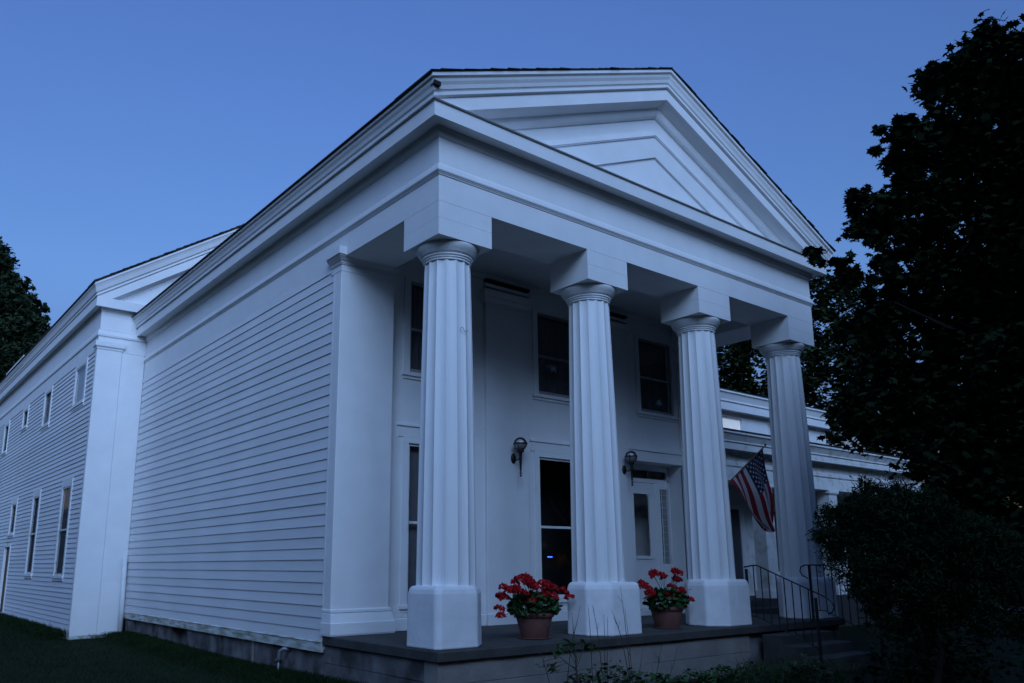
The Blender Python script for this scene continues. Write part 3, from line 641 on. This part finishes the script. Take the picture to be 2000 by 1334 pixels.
# block step up to the wing door
e = MB(); e.box(11.2, 12.75, 2.9, 3.4, -.8, .0); e.box(11.2, 12.6, 3.402, 3.898, -.8, .14)
ws = e.build('stone_step', SLAB); tag(ws, 'grey stone step block below the wing door, behind the third column', 'step')
# mailbox
e = MB(); e.box(14.38, 14.62, EY-.06, EY+.005, 1.08, 1.18); e.tube([(14.5, EY-.03, 1.08), (14.5, EY-.03, .95)], .012, 6)
tag(e.build('letter_box', IRON), 'small black letter box on the pier beside the wing door', 'mailbox')

# ================================================================= WALL LANTERNS
def lantern(x, label):
    t = thing('wall_lantern', (x, 2.93, 3.0), label, 'lantern', 'lanterns on the porch wall')
    yc = 2.72; zc = 3.29; R = .125
    e = MB(); n = 20; e.loft([[(x-.0+.062*sc*math.cos(2*math.pi*k/n), 2.929-d, 3.03+.10*sc*math.sin(2*math.pi*k/n)) for k in range(n)] for sc, d in ((1, 0), (1, .012), (.75, .028), (.4, .034))], sm=True); e.build('backplate', BRONZE, t)
    e = MB(); e.tube([(x, 2.90, 3.03), (x, 2.84, 2.99), (x, 2.77, 3.00), (x, yc, 3.06)], .013, 8); e.build('arm', BRONZE, t)
    e = MB(); e.lathe([(.005, 2.665), (.018, 2.675), (.022, 2.69), (.012, 2.705), (.010, 2.72), (.028, 2.73), (.028, 2.738), (.013, 2.745), (.018, 2.80), (.028, 3.02), (.034, 3.10), (.036, 3.115), (.068, 3.135), (.074, 3.165), (.05, 3.175), (.01, 3.176)], x, yc, 16); e.build('torch_body', BRONZE, t)
    g = MB(); prof = [(R*math.sin(a), zc-R*math.cos(a)) for a in np.linspace(.35, math.pi/2, 8)]; g.lathe(prof, x, yc, 24); g.build('frosted_bowl', FROST, t)
    g = MB(); prof = [(R*math.cos(a)+.0005, zc+R*math.sin(a)) for a in np.linspace(.02, math.pi/2-.02, 9)]; g.loft([[(x+q*math.cos(2*math.pi*k/24), yc+q*math.sin(2*math.pi*k/24), z) for k in range(24)] for q, z in prof], caps=False, sm=True); g.build('glass_globe', GLOBE, t)
    e = MB(); e.lathe([(R+.002, zc-.012), (R+.010, zc-.010), (R+.010, zc+.010), (R+.002, zc+.012)], x, yc, 32)
    for k in range(4):
        a = k*math.pi/2+.5; e.tube([(x+(R+.006)*math.sin(b)*math.cos(a), yc+(R+.006)*math.sin(b)*math.sin(a), zc-(R+.006)*math.cos(b)) for b in np.linspace(.5, 1.75, 8)], .006, 5)
    e.build('cage', BRONZE, t)
lantern(3.86, 'black torch shaped wall lantern with glass globe, between the first and second columns')
lantern(6.98, 'black torch shaped wall lantern with glass globe beside the front door')

# ================================================================= BLUE LIGHT IN WINDOW
e = MB(); e.box(5.05, 5.17, 3.30, 3.31, 1.195, 1.213)
tag(e.build('blue_light', LED), 'small glowing blue light bar inside the tall window behind the geraniums', 'light')

# ================================================================= FLAG
flag = thing('american_flag', (6.85, .5, 2.35), 'stars and stripes flag hanging limp from a staff on the third column', 'flag')
S0 = Vector((6.80, .50, 2.34)); S1 = Vector((8.36, .40, 3.38))
e = MB(); e.tube([S0, S1], .013, 8); e.lathe([(.005, 3.36), (.022, 3.38), (.024, 3.40), (.005, 3.42)], S1.x, S1.y, 10); e.build('staff', WOOD, flag)
e = MB(); e.tube([(6.73, .5, 2.30), S0, S0+(S1-S0)*.06], .024, 8); e.build('bracket', BRONZE, flag)
HT = S0+(S1-S0)*.945; HB = S0+(S1-S0)*.24
def cloth(u, w_):   # u along hoist (0 top), w_ along fly 0..1
    h = HT.lerp(HB, u)
    end = Vector((8.50, .42, 1.80)).lerp(Vector((8.02, .44, 1.86)), min(u*1.4, 1)) if u < .62 else Vector((8.14, .50, 1.88)).lerp(Vector((8.24, .36, 1.62)), (u-.62)/.38)
    end = Vector((8.56-.40*u, .44, 1.84-.20*u+.07*math.sin(u*9)))
    p = h.lerp(end, w_)
    # sag: early part falls more steeply
    p.z -= .20*math.sin(math.pi*w_)*(.15+.30*(1-u)); p.x += .10*math.sin(math.pi*w_)*(1-u)**1.5-.03*math.sin(math.pi*w_)*u
    p.y += .16*math.sin(u*10+.6)*w_**.7*(1-.3*w_)+.03*math.sin(w_*7+u*4)
    p.x += .06*math.sin(u*12+1)*w_
    return p
nu, nw = 78, 48
fb = MB(); v = [cloth(i/nu, j/nw) for i in range(nu+1) for j in range(nw+1)]
fc, mi = [], []
for i in range(nu):
    st = int((i+.5)/nu*13)
    for j in range(nw):
        fb.add([], []); q = (i*(nw+1)+j, i*(nw+1)+j+1, (i+1)*(nw+1)+j+1, (i+1)*(nw+1)+j)
        m_ = 2 if (st < 7 and (j+.5)/nw < .40) else (0 if st % 2 == 0 else 1)
        fb.f.append(q); fb.m.append(m_); fb.sm.append(True)
fb.v = [tuple(p) for p in v]
cl = fb.build('cloth', [RED, WHT, BLU], flag)
sb = MB()
for rI in range(9):
    cnt = 6 if rI % 2 == 0 else 5
    for c_ in range(cnt):
        u_ = (rI+1)/10*7/13; wv = ((c_*2+1)+(0 if cnt == 6 else 1))/12*.40
        p = cloth(u_, wv); du = (cloth(u_+.012, wv)-cloth(u_-.012, wv)).normalized(); dw = (cloth(u_, wv+.01)-cloth(u_, wv-.01)).normalized(); nn = du.cross(dw).normalized()
        for sg in (-1, 1):
            pts = []
            for k in range(10):
                a = math.pi*k/5; q = .030 if k % 2 == 0 else .013
                pts.append(p+nn*.004*sg+q*(math.cos(a)*du+math.sin(a)*dw))
            sb.add(pts, [tuple(range(10))])
so_ = sb.build('stars', WHT, flag); so_['kind'] = 'stuff'

# ================================================================= POTTED GERANIUMS
petal_meshes = []
for k in range(3):
    g = np.random.default_rng(40+k); n = 46; d = g.normal(size=(n, 3)); d /= np.linalg.norm(d, axis=1)[:, None]; d[:, 2] = np.abs(d[:, 2])*1.0-.35
    o = leaves('flower_head', PETAL, d*np.array([.043, .043, .036]), .040, OVAL, up=.1, seed=60+k, bend=.25); petal_meshes.append(o.data); bpy.data.objects.remove(o)
def pot(cx, cy, H, R, label, heads, plabel, seed):
    t = thing('flower_pot', (cx, cy, 0), label, 'flower pot', 'terracotta pots on the porch')
    e = MB(); e.lathe([(R*.66, .003), (R*.70, .02), (R*.96, H-.07), (R*.96, H-.065), (R*1.04, H-.06), (R*1.06, H), (R*.98, H), (R*.93, H-.05)], cx, cy, 32); e.build('pot_body', TERRA, t)
    e = MB(); e.lathe([(R*.1, H-.045), (R*.935, H-.05), (R*.92, H-.06)], cx, cy, 24); e.build('soil', SOIL, t)
    e = MB(); e.lathe([(R*.62, .001), (R*.84, .004), (R*.9, .022), (R*.86, .022), (R*.8, .010)], cx, cy, 28); e.build('saucer', TERRA, t)
    p = thing('geranium', (cx, cy, H-.04), plabel, 'geranium', 'red geraniums in pots')
    g = np.random.default_rng(seed); n = 700
    d = g.normal(size=(n, 3)); d /= np.linalg.norm(d, axis=1)[:, None]; rr = g.uniform(.45, 1, n)**.6
    P_ = np.stack([cx+d[:, 0]*rr*.43, cy+d[:, 1]*rr*.36, H+.10+d[:, 2]*rr*.21], 1)
    P_ = P_[(P_[:, 2] > H-.10)]
    rd = np.hypot(P_[:, 0]-cx, P_[:, 1]-cy); P_ = P_[(rd < .17) | (P_[:, 2] > H-.04-.12*g.uniform(0, 1, len(P_)))]
    leaves('foliage', GLEAF, P_, .075, np.array([(.5*math.cos(a)*(1+.08*math.cos(5*a)), .5*math.sin(a)*(1+.08*math.cos(5*a))) for a in np.linspace(0, 2*math.pi, 10, endpoint=False)]), p, up=.35, seed=seed, bend=.2, kind='stuff')
    s = MB()
    for k, (x, y, z) in enumerate(heads):
        s.tube([(cx+random.uniform(-.08, .08), cy+random.uniform(-.08, .08), H), ((cx+x)/2, (cy+y)/2, (H+z)/2+.06), (x, y, z-.02)], .0035, 5)
        o = bpy.data.objects.new('flower_head', petal_meshes[k % 3]); COL.objects.link(o); o.location = (x, y, z); o.rotation_euler = (random.uniform(-.4, .4), random.uniform(-.4, .4), k*1.3); o.scale = [random.uniform(1.35, 1.9)]*3; attach(o, p)
    s.build('stems', GLEAF, p)
F1 = [(1.46, .42, .76), (1.77, .51, .81), (1.84, .46, .86), (1.95, .50, .89), (2.04, .53, .88), (2.12, .54, .81), (2.01, .36, .75), (1.90, .40, .82), (1.53, .34, .70), (1.60, .44, .72), (1.68, .40, .73), (1.50, .5, .63), (1.63, .61, .61), (1.4, .42, .46), (1.82, .41, .67), (2.08, .5, .53), (1.98, .38, .55), (2.29, .49, .80), (2.36, .45, .78), (2.49, .61, .76), (2.49, .49, .73), (2.77, .54, .67), (2.26, .39, .64), (2.31, .44, .63), (2.42, .4, .60), (2.11, .42, .60)]
F2 = [(4.83, .5, .93), (4.90, .55, .90), (5.04, .57, .91), (5.17, .54, .85), (5.36, .45, .95), (5.45, .5, .93), (5.4, .47, .83), (5.48, .5, .80), (4.59, .52, .75), (4.45, .43, .70), (4.50, .34, .62), (4.66, .40, .60), (5.10, .41, .57), (5.30, .48, .68), (5.44, .44, .64), (5.67, .42, .47), (6.03, .55, .67)]
F1 += [(x+random.uniform(-.08, .08), y-.08, z-random.uniform(.02, .09)) for x, y, z in F1[1:22:2]]
F2 += [(x+random.uniform(-.07, .07), y-.08, z-random.uniform(.02, .08)) for x, y, z in F2[::2][:-1]]
pot(2.16, .54, .37, .28, 'terracotta pot of red geraniums between the first and second columns', F1, 'bushy red geranium with one bloom reaching the second pedestal, left of the second column', 21)
pot(5.18, .53, .36, .28, 'terracotta pot in shadow between the second and third columns', F2, 'red geranium in the shadowed pot below the front door, right of the second column', 22)

# ================================================================= SMALL FITTINGS
e = MB(); e.tube([(x_-.07, .085, z_) for x_, z_ in ((.52, 4.30), (.54, 4.335), (.57, 4.33), (.59, 4.29), (.62, 4.28), (.65, 4.31))], .005, 5)
tag(e.build('wire_hook', GREY), 'small bent wire hook high on the first column shaft', 'hook')
e = MB(); e.tube([(-.10, 13.78, 1.28), (-.13, 13.55, -.72)], .06, 14); 
dp = e.build('drain_pipe', PVC); tag(dp, 'white plastic drain pipe in the corner where the two clapboard walls meet', 'pipe')
e = MB(); e.tube([(.06, 4.20, -.30), (-.06, 4.24, -.28), (-.10, 4.28, -.32), (-.10, 4.30, -.42), (-.10, 4.31, -.48)], .032, 10)
e.tube([(-.10, 4.31, -.47), (-.10, 4.33, -.80)], .018, 8); e.tube([(-.10, 4.31, -.44), (-.07, 4.47, -.50), (.06, 4.55, -.5)], .028, 8)
tag(e.build('vent_pipe', GREY), 'grey metal elbow pipe coming out of the stone foundation near the porch corner', 'pipe')
e = MB(); e.box(.0, .03, 5.62, 5.66, -.80, -.27)
tag(e.build('foundation_slat', FND), 'thin upright board across the dark gap in the stone foundation', 'board')

# ================================================================= TREES
def tree(name, base, label, cat, lobes, m, dens, size, tmpl, trunk_r, trunk_top, group=None, seed=1, clump=18, spread=.3, up=.5, limbs=10, droop=.3, bark=BARK):
    t = thing(name, base, label, cat, group); bx, by, bz = base; tt = Vector(trunk_top)
    e = MB(); pts = [Vector((bx, by, bz-.1)), Vector((bx, by, bz+.4)), Vector(base).lerp(tt, .4)+Vector((.15, -.1, 0)), Vector(base).lerp(tt, .75), tt]
    e.tube(pts, [trunk_r*1.35, trunk_r, trunk_r*.8, trunk_r*.5, trunk_r*.15], 14); e.build('trunk', bark, t)
    e = MB(); gg = random.Random(seed)
    for k in range(limbs):
        lb = lobes[gg.randrange(len(lobes))]; a = gg.uniform(.3, .85); p0 = Vector((bx, by, bz)).lerp(tt, a); p1 = p0.lerp(Vector(lb[:3]), .8); pm = p0.lerp(p1, .5)+Vector((0, 0, .3))
        e.tube([p0, pm, p1], [trunk_r*.35*(1-a*.5), trunk_r*.2, trunk_r*.05], 7)
    e.build('limbs', bark, t)
    P_ = blob_points(lobes, dens, clump, spread, seed)
    leaves('crown', m, P_, size, tmpl, t, up=up, droop=droop, seed=seed)
    return t
MAP = [(7.32, -4.67, 8.93, 0.47), (7.9, -4.92, 8.77, 0.62), (6.7, -4.37, 8.43, 0.38), (6.12, -4.23, 8.25, 0.25), (6.73, -4.47, 7.91, 0.47), (8.31, -4.53, 8.24, 0.72), (5.78, -3.89, 7.58, 0.2), (5.51, -3.76, 7.24, 0.18), (6.22, -3.91, 7.29, 0.41), (7.14, -4.12, 7.24, 0.65), (8.26, -4.35, 7.28, 0.8), (5.9, -3.67, 6.95, 0.25), (5.23, -3.37, 6.34, 0.18), (5.7, -3.44, 6.34, 0.35), (6.44, -3.67, 6.39, 0.54), (7.6, -3.91, 6.35, 0.79), (5.55, -3.34, 5.96, 0.26), (6.24, -3.44, 5.94, 0.36), (6.84, -4.83, 5.56, 0.59), (4.77, -2.89, 5.49, 0.15), (4.97, -3.06, 5.38, 0.2), (5.26, -3.21, 5.3, 0.21), (5.66, -3.34, 5.21, 0.28), (6.28, -3.53, 5.18, 0.47), (7.23, -3.77, 5.23, 0.72), (8.18, -4.07, 5.09, 0.78), (6.11, -2.89, 4.65, 0.4), (6.81, -3.24, 4.44, 0.72), (7.54, -3.74, 4.12, 0.88), (6.5, -4.74, 3.69, 0.57), (5.2, -2.63, 3.11, 0.12), (5.69, -2.72, 3.33, 0.29), (6.42, -2.84, 3.39, 0.56), (6.89, -3.44, 3.12, 0.74), (6.77, -4.28, 2.84, 0.73), (5.85, -3.8, 2.27, 0.3), (5.52, -3.77, 1.98, 0.13), (6.6, -3.79, 2.14, 0.52), (6.58, -4.34, 1.81, 0.57), (6.68, -4.01, 1.44, 0.25), (8.48, -5.18, 8.32, 0.74), (8.46, -5.09, 6.56, 0.89), (7.44, -5.13, 4.66, 0.81), (7.39, -4.95, 3.18, 0.8), (7.32, -4.7, 2.11, 0.65), (9.56, -5.42, 7.67, 0.93), (9.51, -5.21, 5.06, 0.98), (8.47, -5.11, 2.9, 0.83)]
MAP = [(x, y, z, R*1.05) for x, y, z, R in MAP]
MAP += [(8.6+1.9*math.cos(a), -6.6+1.6*math.sin(a), z, .95) for z in (3.0, 4.7, 6.4, 7.7) for a in (0, 1.2, 3.4, 4.6, 5.5)]
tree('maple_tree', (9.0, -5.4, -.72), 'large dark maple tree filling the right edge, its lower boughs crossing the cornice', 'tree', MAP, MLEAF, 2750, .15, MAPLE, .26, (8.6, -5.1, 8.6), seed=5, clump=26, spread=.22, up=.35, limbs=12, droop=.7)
SPR = [(-1.73, 37.18, 15.99, 1.3), (-1.01, 37.11, 15.58, 0.79), (-0.55, 37.05, 14.84, 0.74), (0.42, 36.92, 15.01, 0.30), (0.1, 36.97, 13.57, 1.05), (-0.84, 37.09, 12.87, 1.82), (1.15, 36.81, 13.95, 0.37), (0.55, 36.9, 12.54, 1.0), (1.22, 36.8, 12.77, 0.53), (1.53, 36.75, 13.23, 0.27), (1.0, 36.84, 11.5, 1.05), (0.04, 36.98, 10.85, 1.56), (-2.47, 37.25, 13.68, 2.3), (-1.91, 37.2, 10.6, 2.28), (-0.97, 37.1, 16.7, 0.22), (0.41, 36.92, 15.34, 0.14), (-3.5, 38, 17, 1.6), (-3.5, 38, 10, 2.4), (-3, 38, 7, 2.4), (-.5, 38, 7.5, 2.2)]
SPR = [(x+.15, y+3.5, z*1.085+.1, R*1.12) for x, y, z, R in SPR]
tree('evergreen_tree', (-2.6, 41.8, -.72), 'dark evergreen tree rising behind the rear wing at the left edge', 'tree', SPR, SPLEAF, 1500, .26, LEAFY, .4, (-2.9, 41.6, 16.5), seed=9, clump=22, spread=.2, up=.2)
BG = [(25.56, 12.37, 11.31, 1.43), (26.11, 11.52, 9.76, 1.64), (25.7, 12.16, 8.38, 1.17), (27.47, 9.15, 11.39, 1.15), (27.64, 8.84, 13.03, 0.81), (27.8, 8.53, 9.89, 1.36), (27.36, 9.37, 8.59, 1.13), (28.07, 7.97, 12.16, 1.36), (28.32, 7.44, 9.75, 1.33), (28.23, 7.64, 7.5, 1.32), (27.67, 8.77, 6.93, 0.89), (28.5, 7.05, 6.13, 0.87), (28.86, 6.23, 7.36, 1.29), (26.99, 10.03, 9.6, 1.15), (29.29, 5.18, 5.76, 1.26), (26.96, 10.09, 11.52, 1.16), (26.49, 10.9, 7.8, 1.38), (29.58, 4.42, 5.07, 1.24)]
tree('background_tree', (26.2, 12.0, -.72), 'dark leafy tree behind the low wing, seen between the third and fourth columns', 'tree', [q for q in BG if q[1] > 9.3]+[(25, 13.5, 10, 1.8), (24.6, 14.2, 8.5, 1.8), (25.5, 13, 6, 1.8), (26.5, 11, 5.5, 1.6), (25.2, 13.2, 12, 1.2)], BLEAF, 700, .30, LEAFY, .3, (26.2, 12, 10.5), seed=13, group='trees behind the low wing', clump=20, spread=.28)
tree('background_tree', (28.3, 7.8, -.72), 'dark leafy tree behind the low wing, right of the fourth column', 'tree', [q for q in BG if 6.5 < q[1] <= 9.3]+[(28.4, 7.2, 5.0, 1.5), (28.6, 7.4, 10.9, 1.3)], BLEAF, 700, .30, LEAFY, .3, (28.3, 7.8, 11.5), seed=14, group='trees behind the low wing', clump=20, spread=.28)
tree('background_tree', (29.6, 4.6, -.72), 'lower dark tree beyond the end of the low wing, mostly hidden by the maple', 'tree', [q for q in BG if q[1] <= 6.5]+[(30, 3.4, 6.5, 1.8), (30.5, 2.4, 5, 1.8), (29.6, 4.6, 3.6, 1.6), (30.2, 3.2, 8.4, 1.7)], BLEAF, 700, .30, LEAFY, .3, (29.6, 4.6, 7.5), seed=15, group='trees behind the low wing', clump=20, spread=.28)
tree('added_shade_tree', (-13.0, 5.5, -.72), 'leafy tree added out of view on the lawn to shade the clapboard wall', 'tree', [(-13+2.2*math.cos(a), 5.5+2.2*math.sin(a), z, 1.6) for a in (0, 1.6, 3.1, 4.7) for z in (3.5, 6, 8.5)], BLEAF, 260, .30, LEAFY, .3, (-13, 5.5, 9), seed=18, clump=18, spread=.28)  # added beyond the view to darken the left-hand walls
SHR = [(3.82, -3.89, 1.61, 0.43), (3.63, -3.52, 1.43, 0.35), (3.97, -4.23, 1.48, 0.46), (3.72, -3.7, 1.12, 0.43), (3.93, -4.14, 1.06, 0.51), (4.1, -4.55, 1.29, 0.42), (4.18, -4.75, 1.0, 0.32), (3.78, -3.82, 0.82, 0.31), (4.02, -4.35, 0.77, 0.36), (3.57, -3.4, 1.5, 0.22), (3.92, -4.11, 1.75, 0.22), (3.77, -3.8, 1.73, 0.25), (4.4, -4.0, 1.3, .5), (4.6, -4.5, 1.1, .5), (4.4, -4.3, .8, .45), (4.3, -4.9, .7, .45), (4.25, -4.7, 1.2, .4), (3.85, -3.9, .5, .3), (4.4, -5.0, .95, .38), (4.1, -4.1, 1.35, .5)]
SHR = [(x, y, z, r_*1.07) for x, y, z, r_ in SHR]
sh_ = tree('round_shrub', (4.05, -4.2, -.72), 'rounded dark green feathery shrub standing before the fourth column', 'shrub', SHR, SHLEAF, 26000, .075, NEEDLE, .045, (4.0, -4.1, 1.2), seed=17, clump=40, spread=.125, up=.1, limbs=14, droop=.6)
# ground-cover bush mass below the maple (dark)
SH2 = [(4.9, -3.7, -.35, .35), (5.6, -3.9, -.3, .45), (6.3, -3.3, -.2, .5), (6.9, -2.7, -.25, .5), (5.2, -2.9, -.45, .3), (7.6, -2.9, -.1, .55), (6.6, -4.6, -.2, .5), (8.4, -2.4, 0, .6)]
P_ = blob_points(SH2, 2600, 20, .25, 33)
tag(leaves('groundcover', SHLEAF, P_, .10, OVAL, up=.4, seed=34), 'dark low ground cover under the maple and shrub', 'ground cover', kind='stuff')

# ================================================================= FRONT GARDEN
def hosta(c, label, n, rad, hgt, seed, m=HOSTA, size=.11):
    t = thing('leafy_plant', (c[0], c[1], -.72), label, 'plant', 'leafy garden plants'); g = np.random.default_rng(seed)
    a = g.uniform(0, 2*math.pi, n); q = rad*np.sqrt(g.uniform(0, 1, n)); P_ = np.stack([c[0]+q*np.cos(a), c[1]+q*np.sin(a)*.7, -.68+hgt*(1-(q/rad)**2)*g.uniform(.45, 1, n)], 1)
    leaves('leaves', m, P_, size, OVAL, t, up=.5, seed=seed, bend=.35)
    e = MB()
    for k in range(8): b = random.uniform(0, 6.28); e.tube([(c[0], c[1], -.72), (c[0]+rad*.4*math.cos(b), c[1]+rad*.3*math.sin(b), -.72+hgt*.7)], .005, 5)
    e.build('stems', WEED, t)
hosta((2.15, -.95), 'leafy green plant in front of the second pedestal, centre bottom edge', 520, .75, .52, 51, HOSTA, .085)
hosta((1.75, -.75), 'small leafy plant left of the weeds in front of the second pedestal', 120, .35, .42, 54)
hosta((3.0, -.8), 'low leafy plant at the foot of the porch wall right of the second pedestal', 160, .5, .30, 52, GLEAF)
hosta((5.6, -1.7), 'pale strappy plant in the dark bed before the steps', 200, .55, .42, 53)
for x, nn in ((4.2, 300), (5.0, 300)):
    g = np.random.default_rng(int(x*10))
for k, x in enumerate((3.7, 4.4, 5.1, 5.9)):
    hosta((x, -.55), ('low dark plant at the porch wall, ' + ('first', 'second', 'third', 'last')[k] + ' from the second pedestal'), 130, .42, .2, 70+k, GLEAF, .09)
weed = thing('tall_weeds', (2.2, -.9, -.72), 'thin bare weed stems rising in front of the second column pedestal', 'weeds')
ST = [((1.7, .53), (1.51, .05)), ((1.81, .55), (1.84, .03)), ((1.92, .54), (2.02, .08)), ((2.09, .41), (2.08, -.18)), ((2.23, .47), (2.42, .06)), ((2.54, .76), (2.65, -.15)), ((2.2, .37), (2.16, -.19)), ((1.48, .46), (1.52, -.08)), ((3.24, -.02), (3.04, -.52)), ((3.55, -.09), (3.31, -.54)), ((.99, .02), (1.15, -.38)), ((2.58, .46), (2.67, -.42)), ((2.91, -.1), (2.77, -.52))]
for (x1, z1), (x0, z0) in ST:
    d = (x0-x1)/(z0-z1); yb = -.9+random.uniform(-.1, .1); xb = x0+d*(-.72-z0)*.5
    e = MB(); e.tube([(xb, yb, -.74), (x0, yb, z0), ((x0+x1)/2+.01, yb, (z0+z1)/2), (x1, yb, z1)], [.006, .005, .004, .002], 5)
    for k in range(random.randint(0, 3)): 
        t_ = random.uniform(.2, .8); px_, pz_ = x0+(x1-x0)*t_, z0+(z1-z0)*t_; e.tube([(px_, yb, pz_), (px_+random.uniform(-.08, .08), yb+.03, pz_+.10)], [.003, .0015], 4)
    e.build('stem', WEED, weed)
sap = thing('wilting_sapling', (1.5, -.9, -.72), 'dark drooping leafy sapling in front of the porch between the first and second columns', 'plant')
e = MB(); e.tube([(1.62, -.9, -.74), (1.58, -.9, -.33), (1.55, -.9, .0)], .008, 6)
lv = []
for bx_, bz_ in ((1.0, -.12), (1.12, -.17), (1.25, -.02), (1.3, .05), (1.43, .09), (1.66, .06), (1.80, .03), (1.9, .0), (1.2, -.2), (1.38, .02)):
    e.tube([(1.57, -.9, -.25+random.uniform(-.05, .15)), ((1.57+bx_)/2, -.9, bz_+.04), (bx_, -.9+random.uniform(-.06, .06), bz_)], .004, 5)
    for k in range(7): lv.append((bx_+random.uniform(-.09, .09), -.9+random.uniform(-.06, .06), bz_+random.uniform(-.05, .04)))
e.build('stem', WEED, sap); leaves('leaves', GLEAF, lv, .13, np.array([(0, -.5), (.13, -.15), (.14, .1), (0, .5), (-.14, .1), (-.13, -.15)]), sap, up=.3, seed=91, bend=.3, droop=.8)
# a few dry grass tufts in the right-hand bed
g = np.random.default_rng(99); n = 900; P_ = np.stack([g.normal(5.6, .55, n), g.normal(-1.5, .35, n), -.66+g.uniform(0, .25, n)], 1)
tag(leaves('tall_grass', HOSTA, P_, .36, np.array([(0, -.5), (.014, 0), (0, .5), (-.014, 0)]), up=.0, seed=98, droop=-1.8), 'thin pale grass blades in the bed before the steps', 'grass', kind='stuff')
# lawn blades near the building
n = 110000; xx = g.uniform(-6.5, .15, n); yy = g.uniform(1.0, 26, n)**1.0
near = g.random(n) < .5; xx[near] = -np.abs(g.normal(0, .35, near.sum()))+.06; yy[near] = g.uniform(1.5, 13.8, near.sum())
keep = ~((yy > 13.6) & (xx > -1.3)); xx, yy = xx[keep], yy[keep]; near = near[keep]
zz = -.70+g.uniform(0, .06, len(xx))+.04*np.sin(xx*.7+1)*np.cos(yy*.5)+np.where(near, g.uniform(0, .08, len(xx)), 0)
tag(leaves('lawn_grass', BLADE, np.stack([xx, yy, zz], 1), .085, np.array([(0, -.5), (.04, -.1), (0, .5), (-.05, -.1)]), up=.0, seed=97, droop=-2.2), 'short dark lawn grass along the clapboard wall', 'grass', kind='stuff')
n = 9000; yy = g.uniform(14.1, 27, n); xx = -1.22-np.abs(g.normal(0, .22, n)); zz = -.68+g.uniform(0, .16, n)
tag(leaves('edge_grass', BLADE, np.stack([xx, yy, zz], 1), .2, np.array([(0, -.5), (.04, -.1), (0, .5), (-.04, -.1)]), up=.0, seed=96, droop=-2.2), 'taller unmown grass along the base of the rear wing', 'grass', kind='stuff')
bpy.context.view_layer.update()
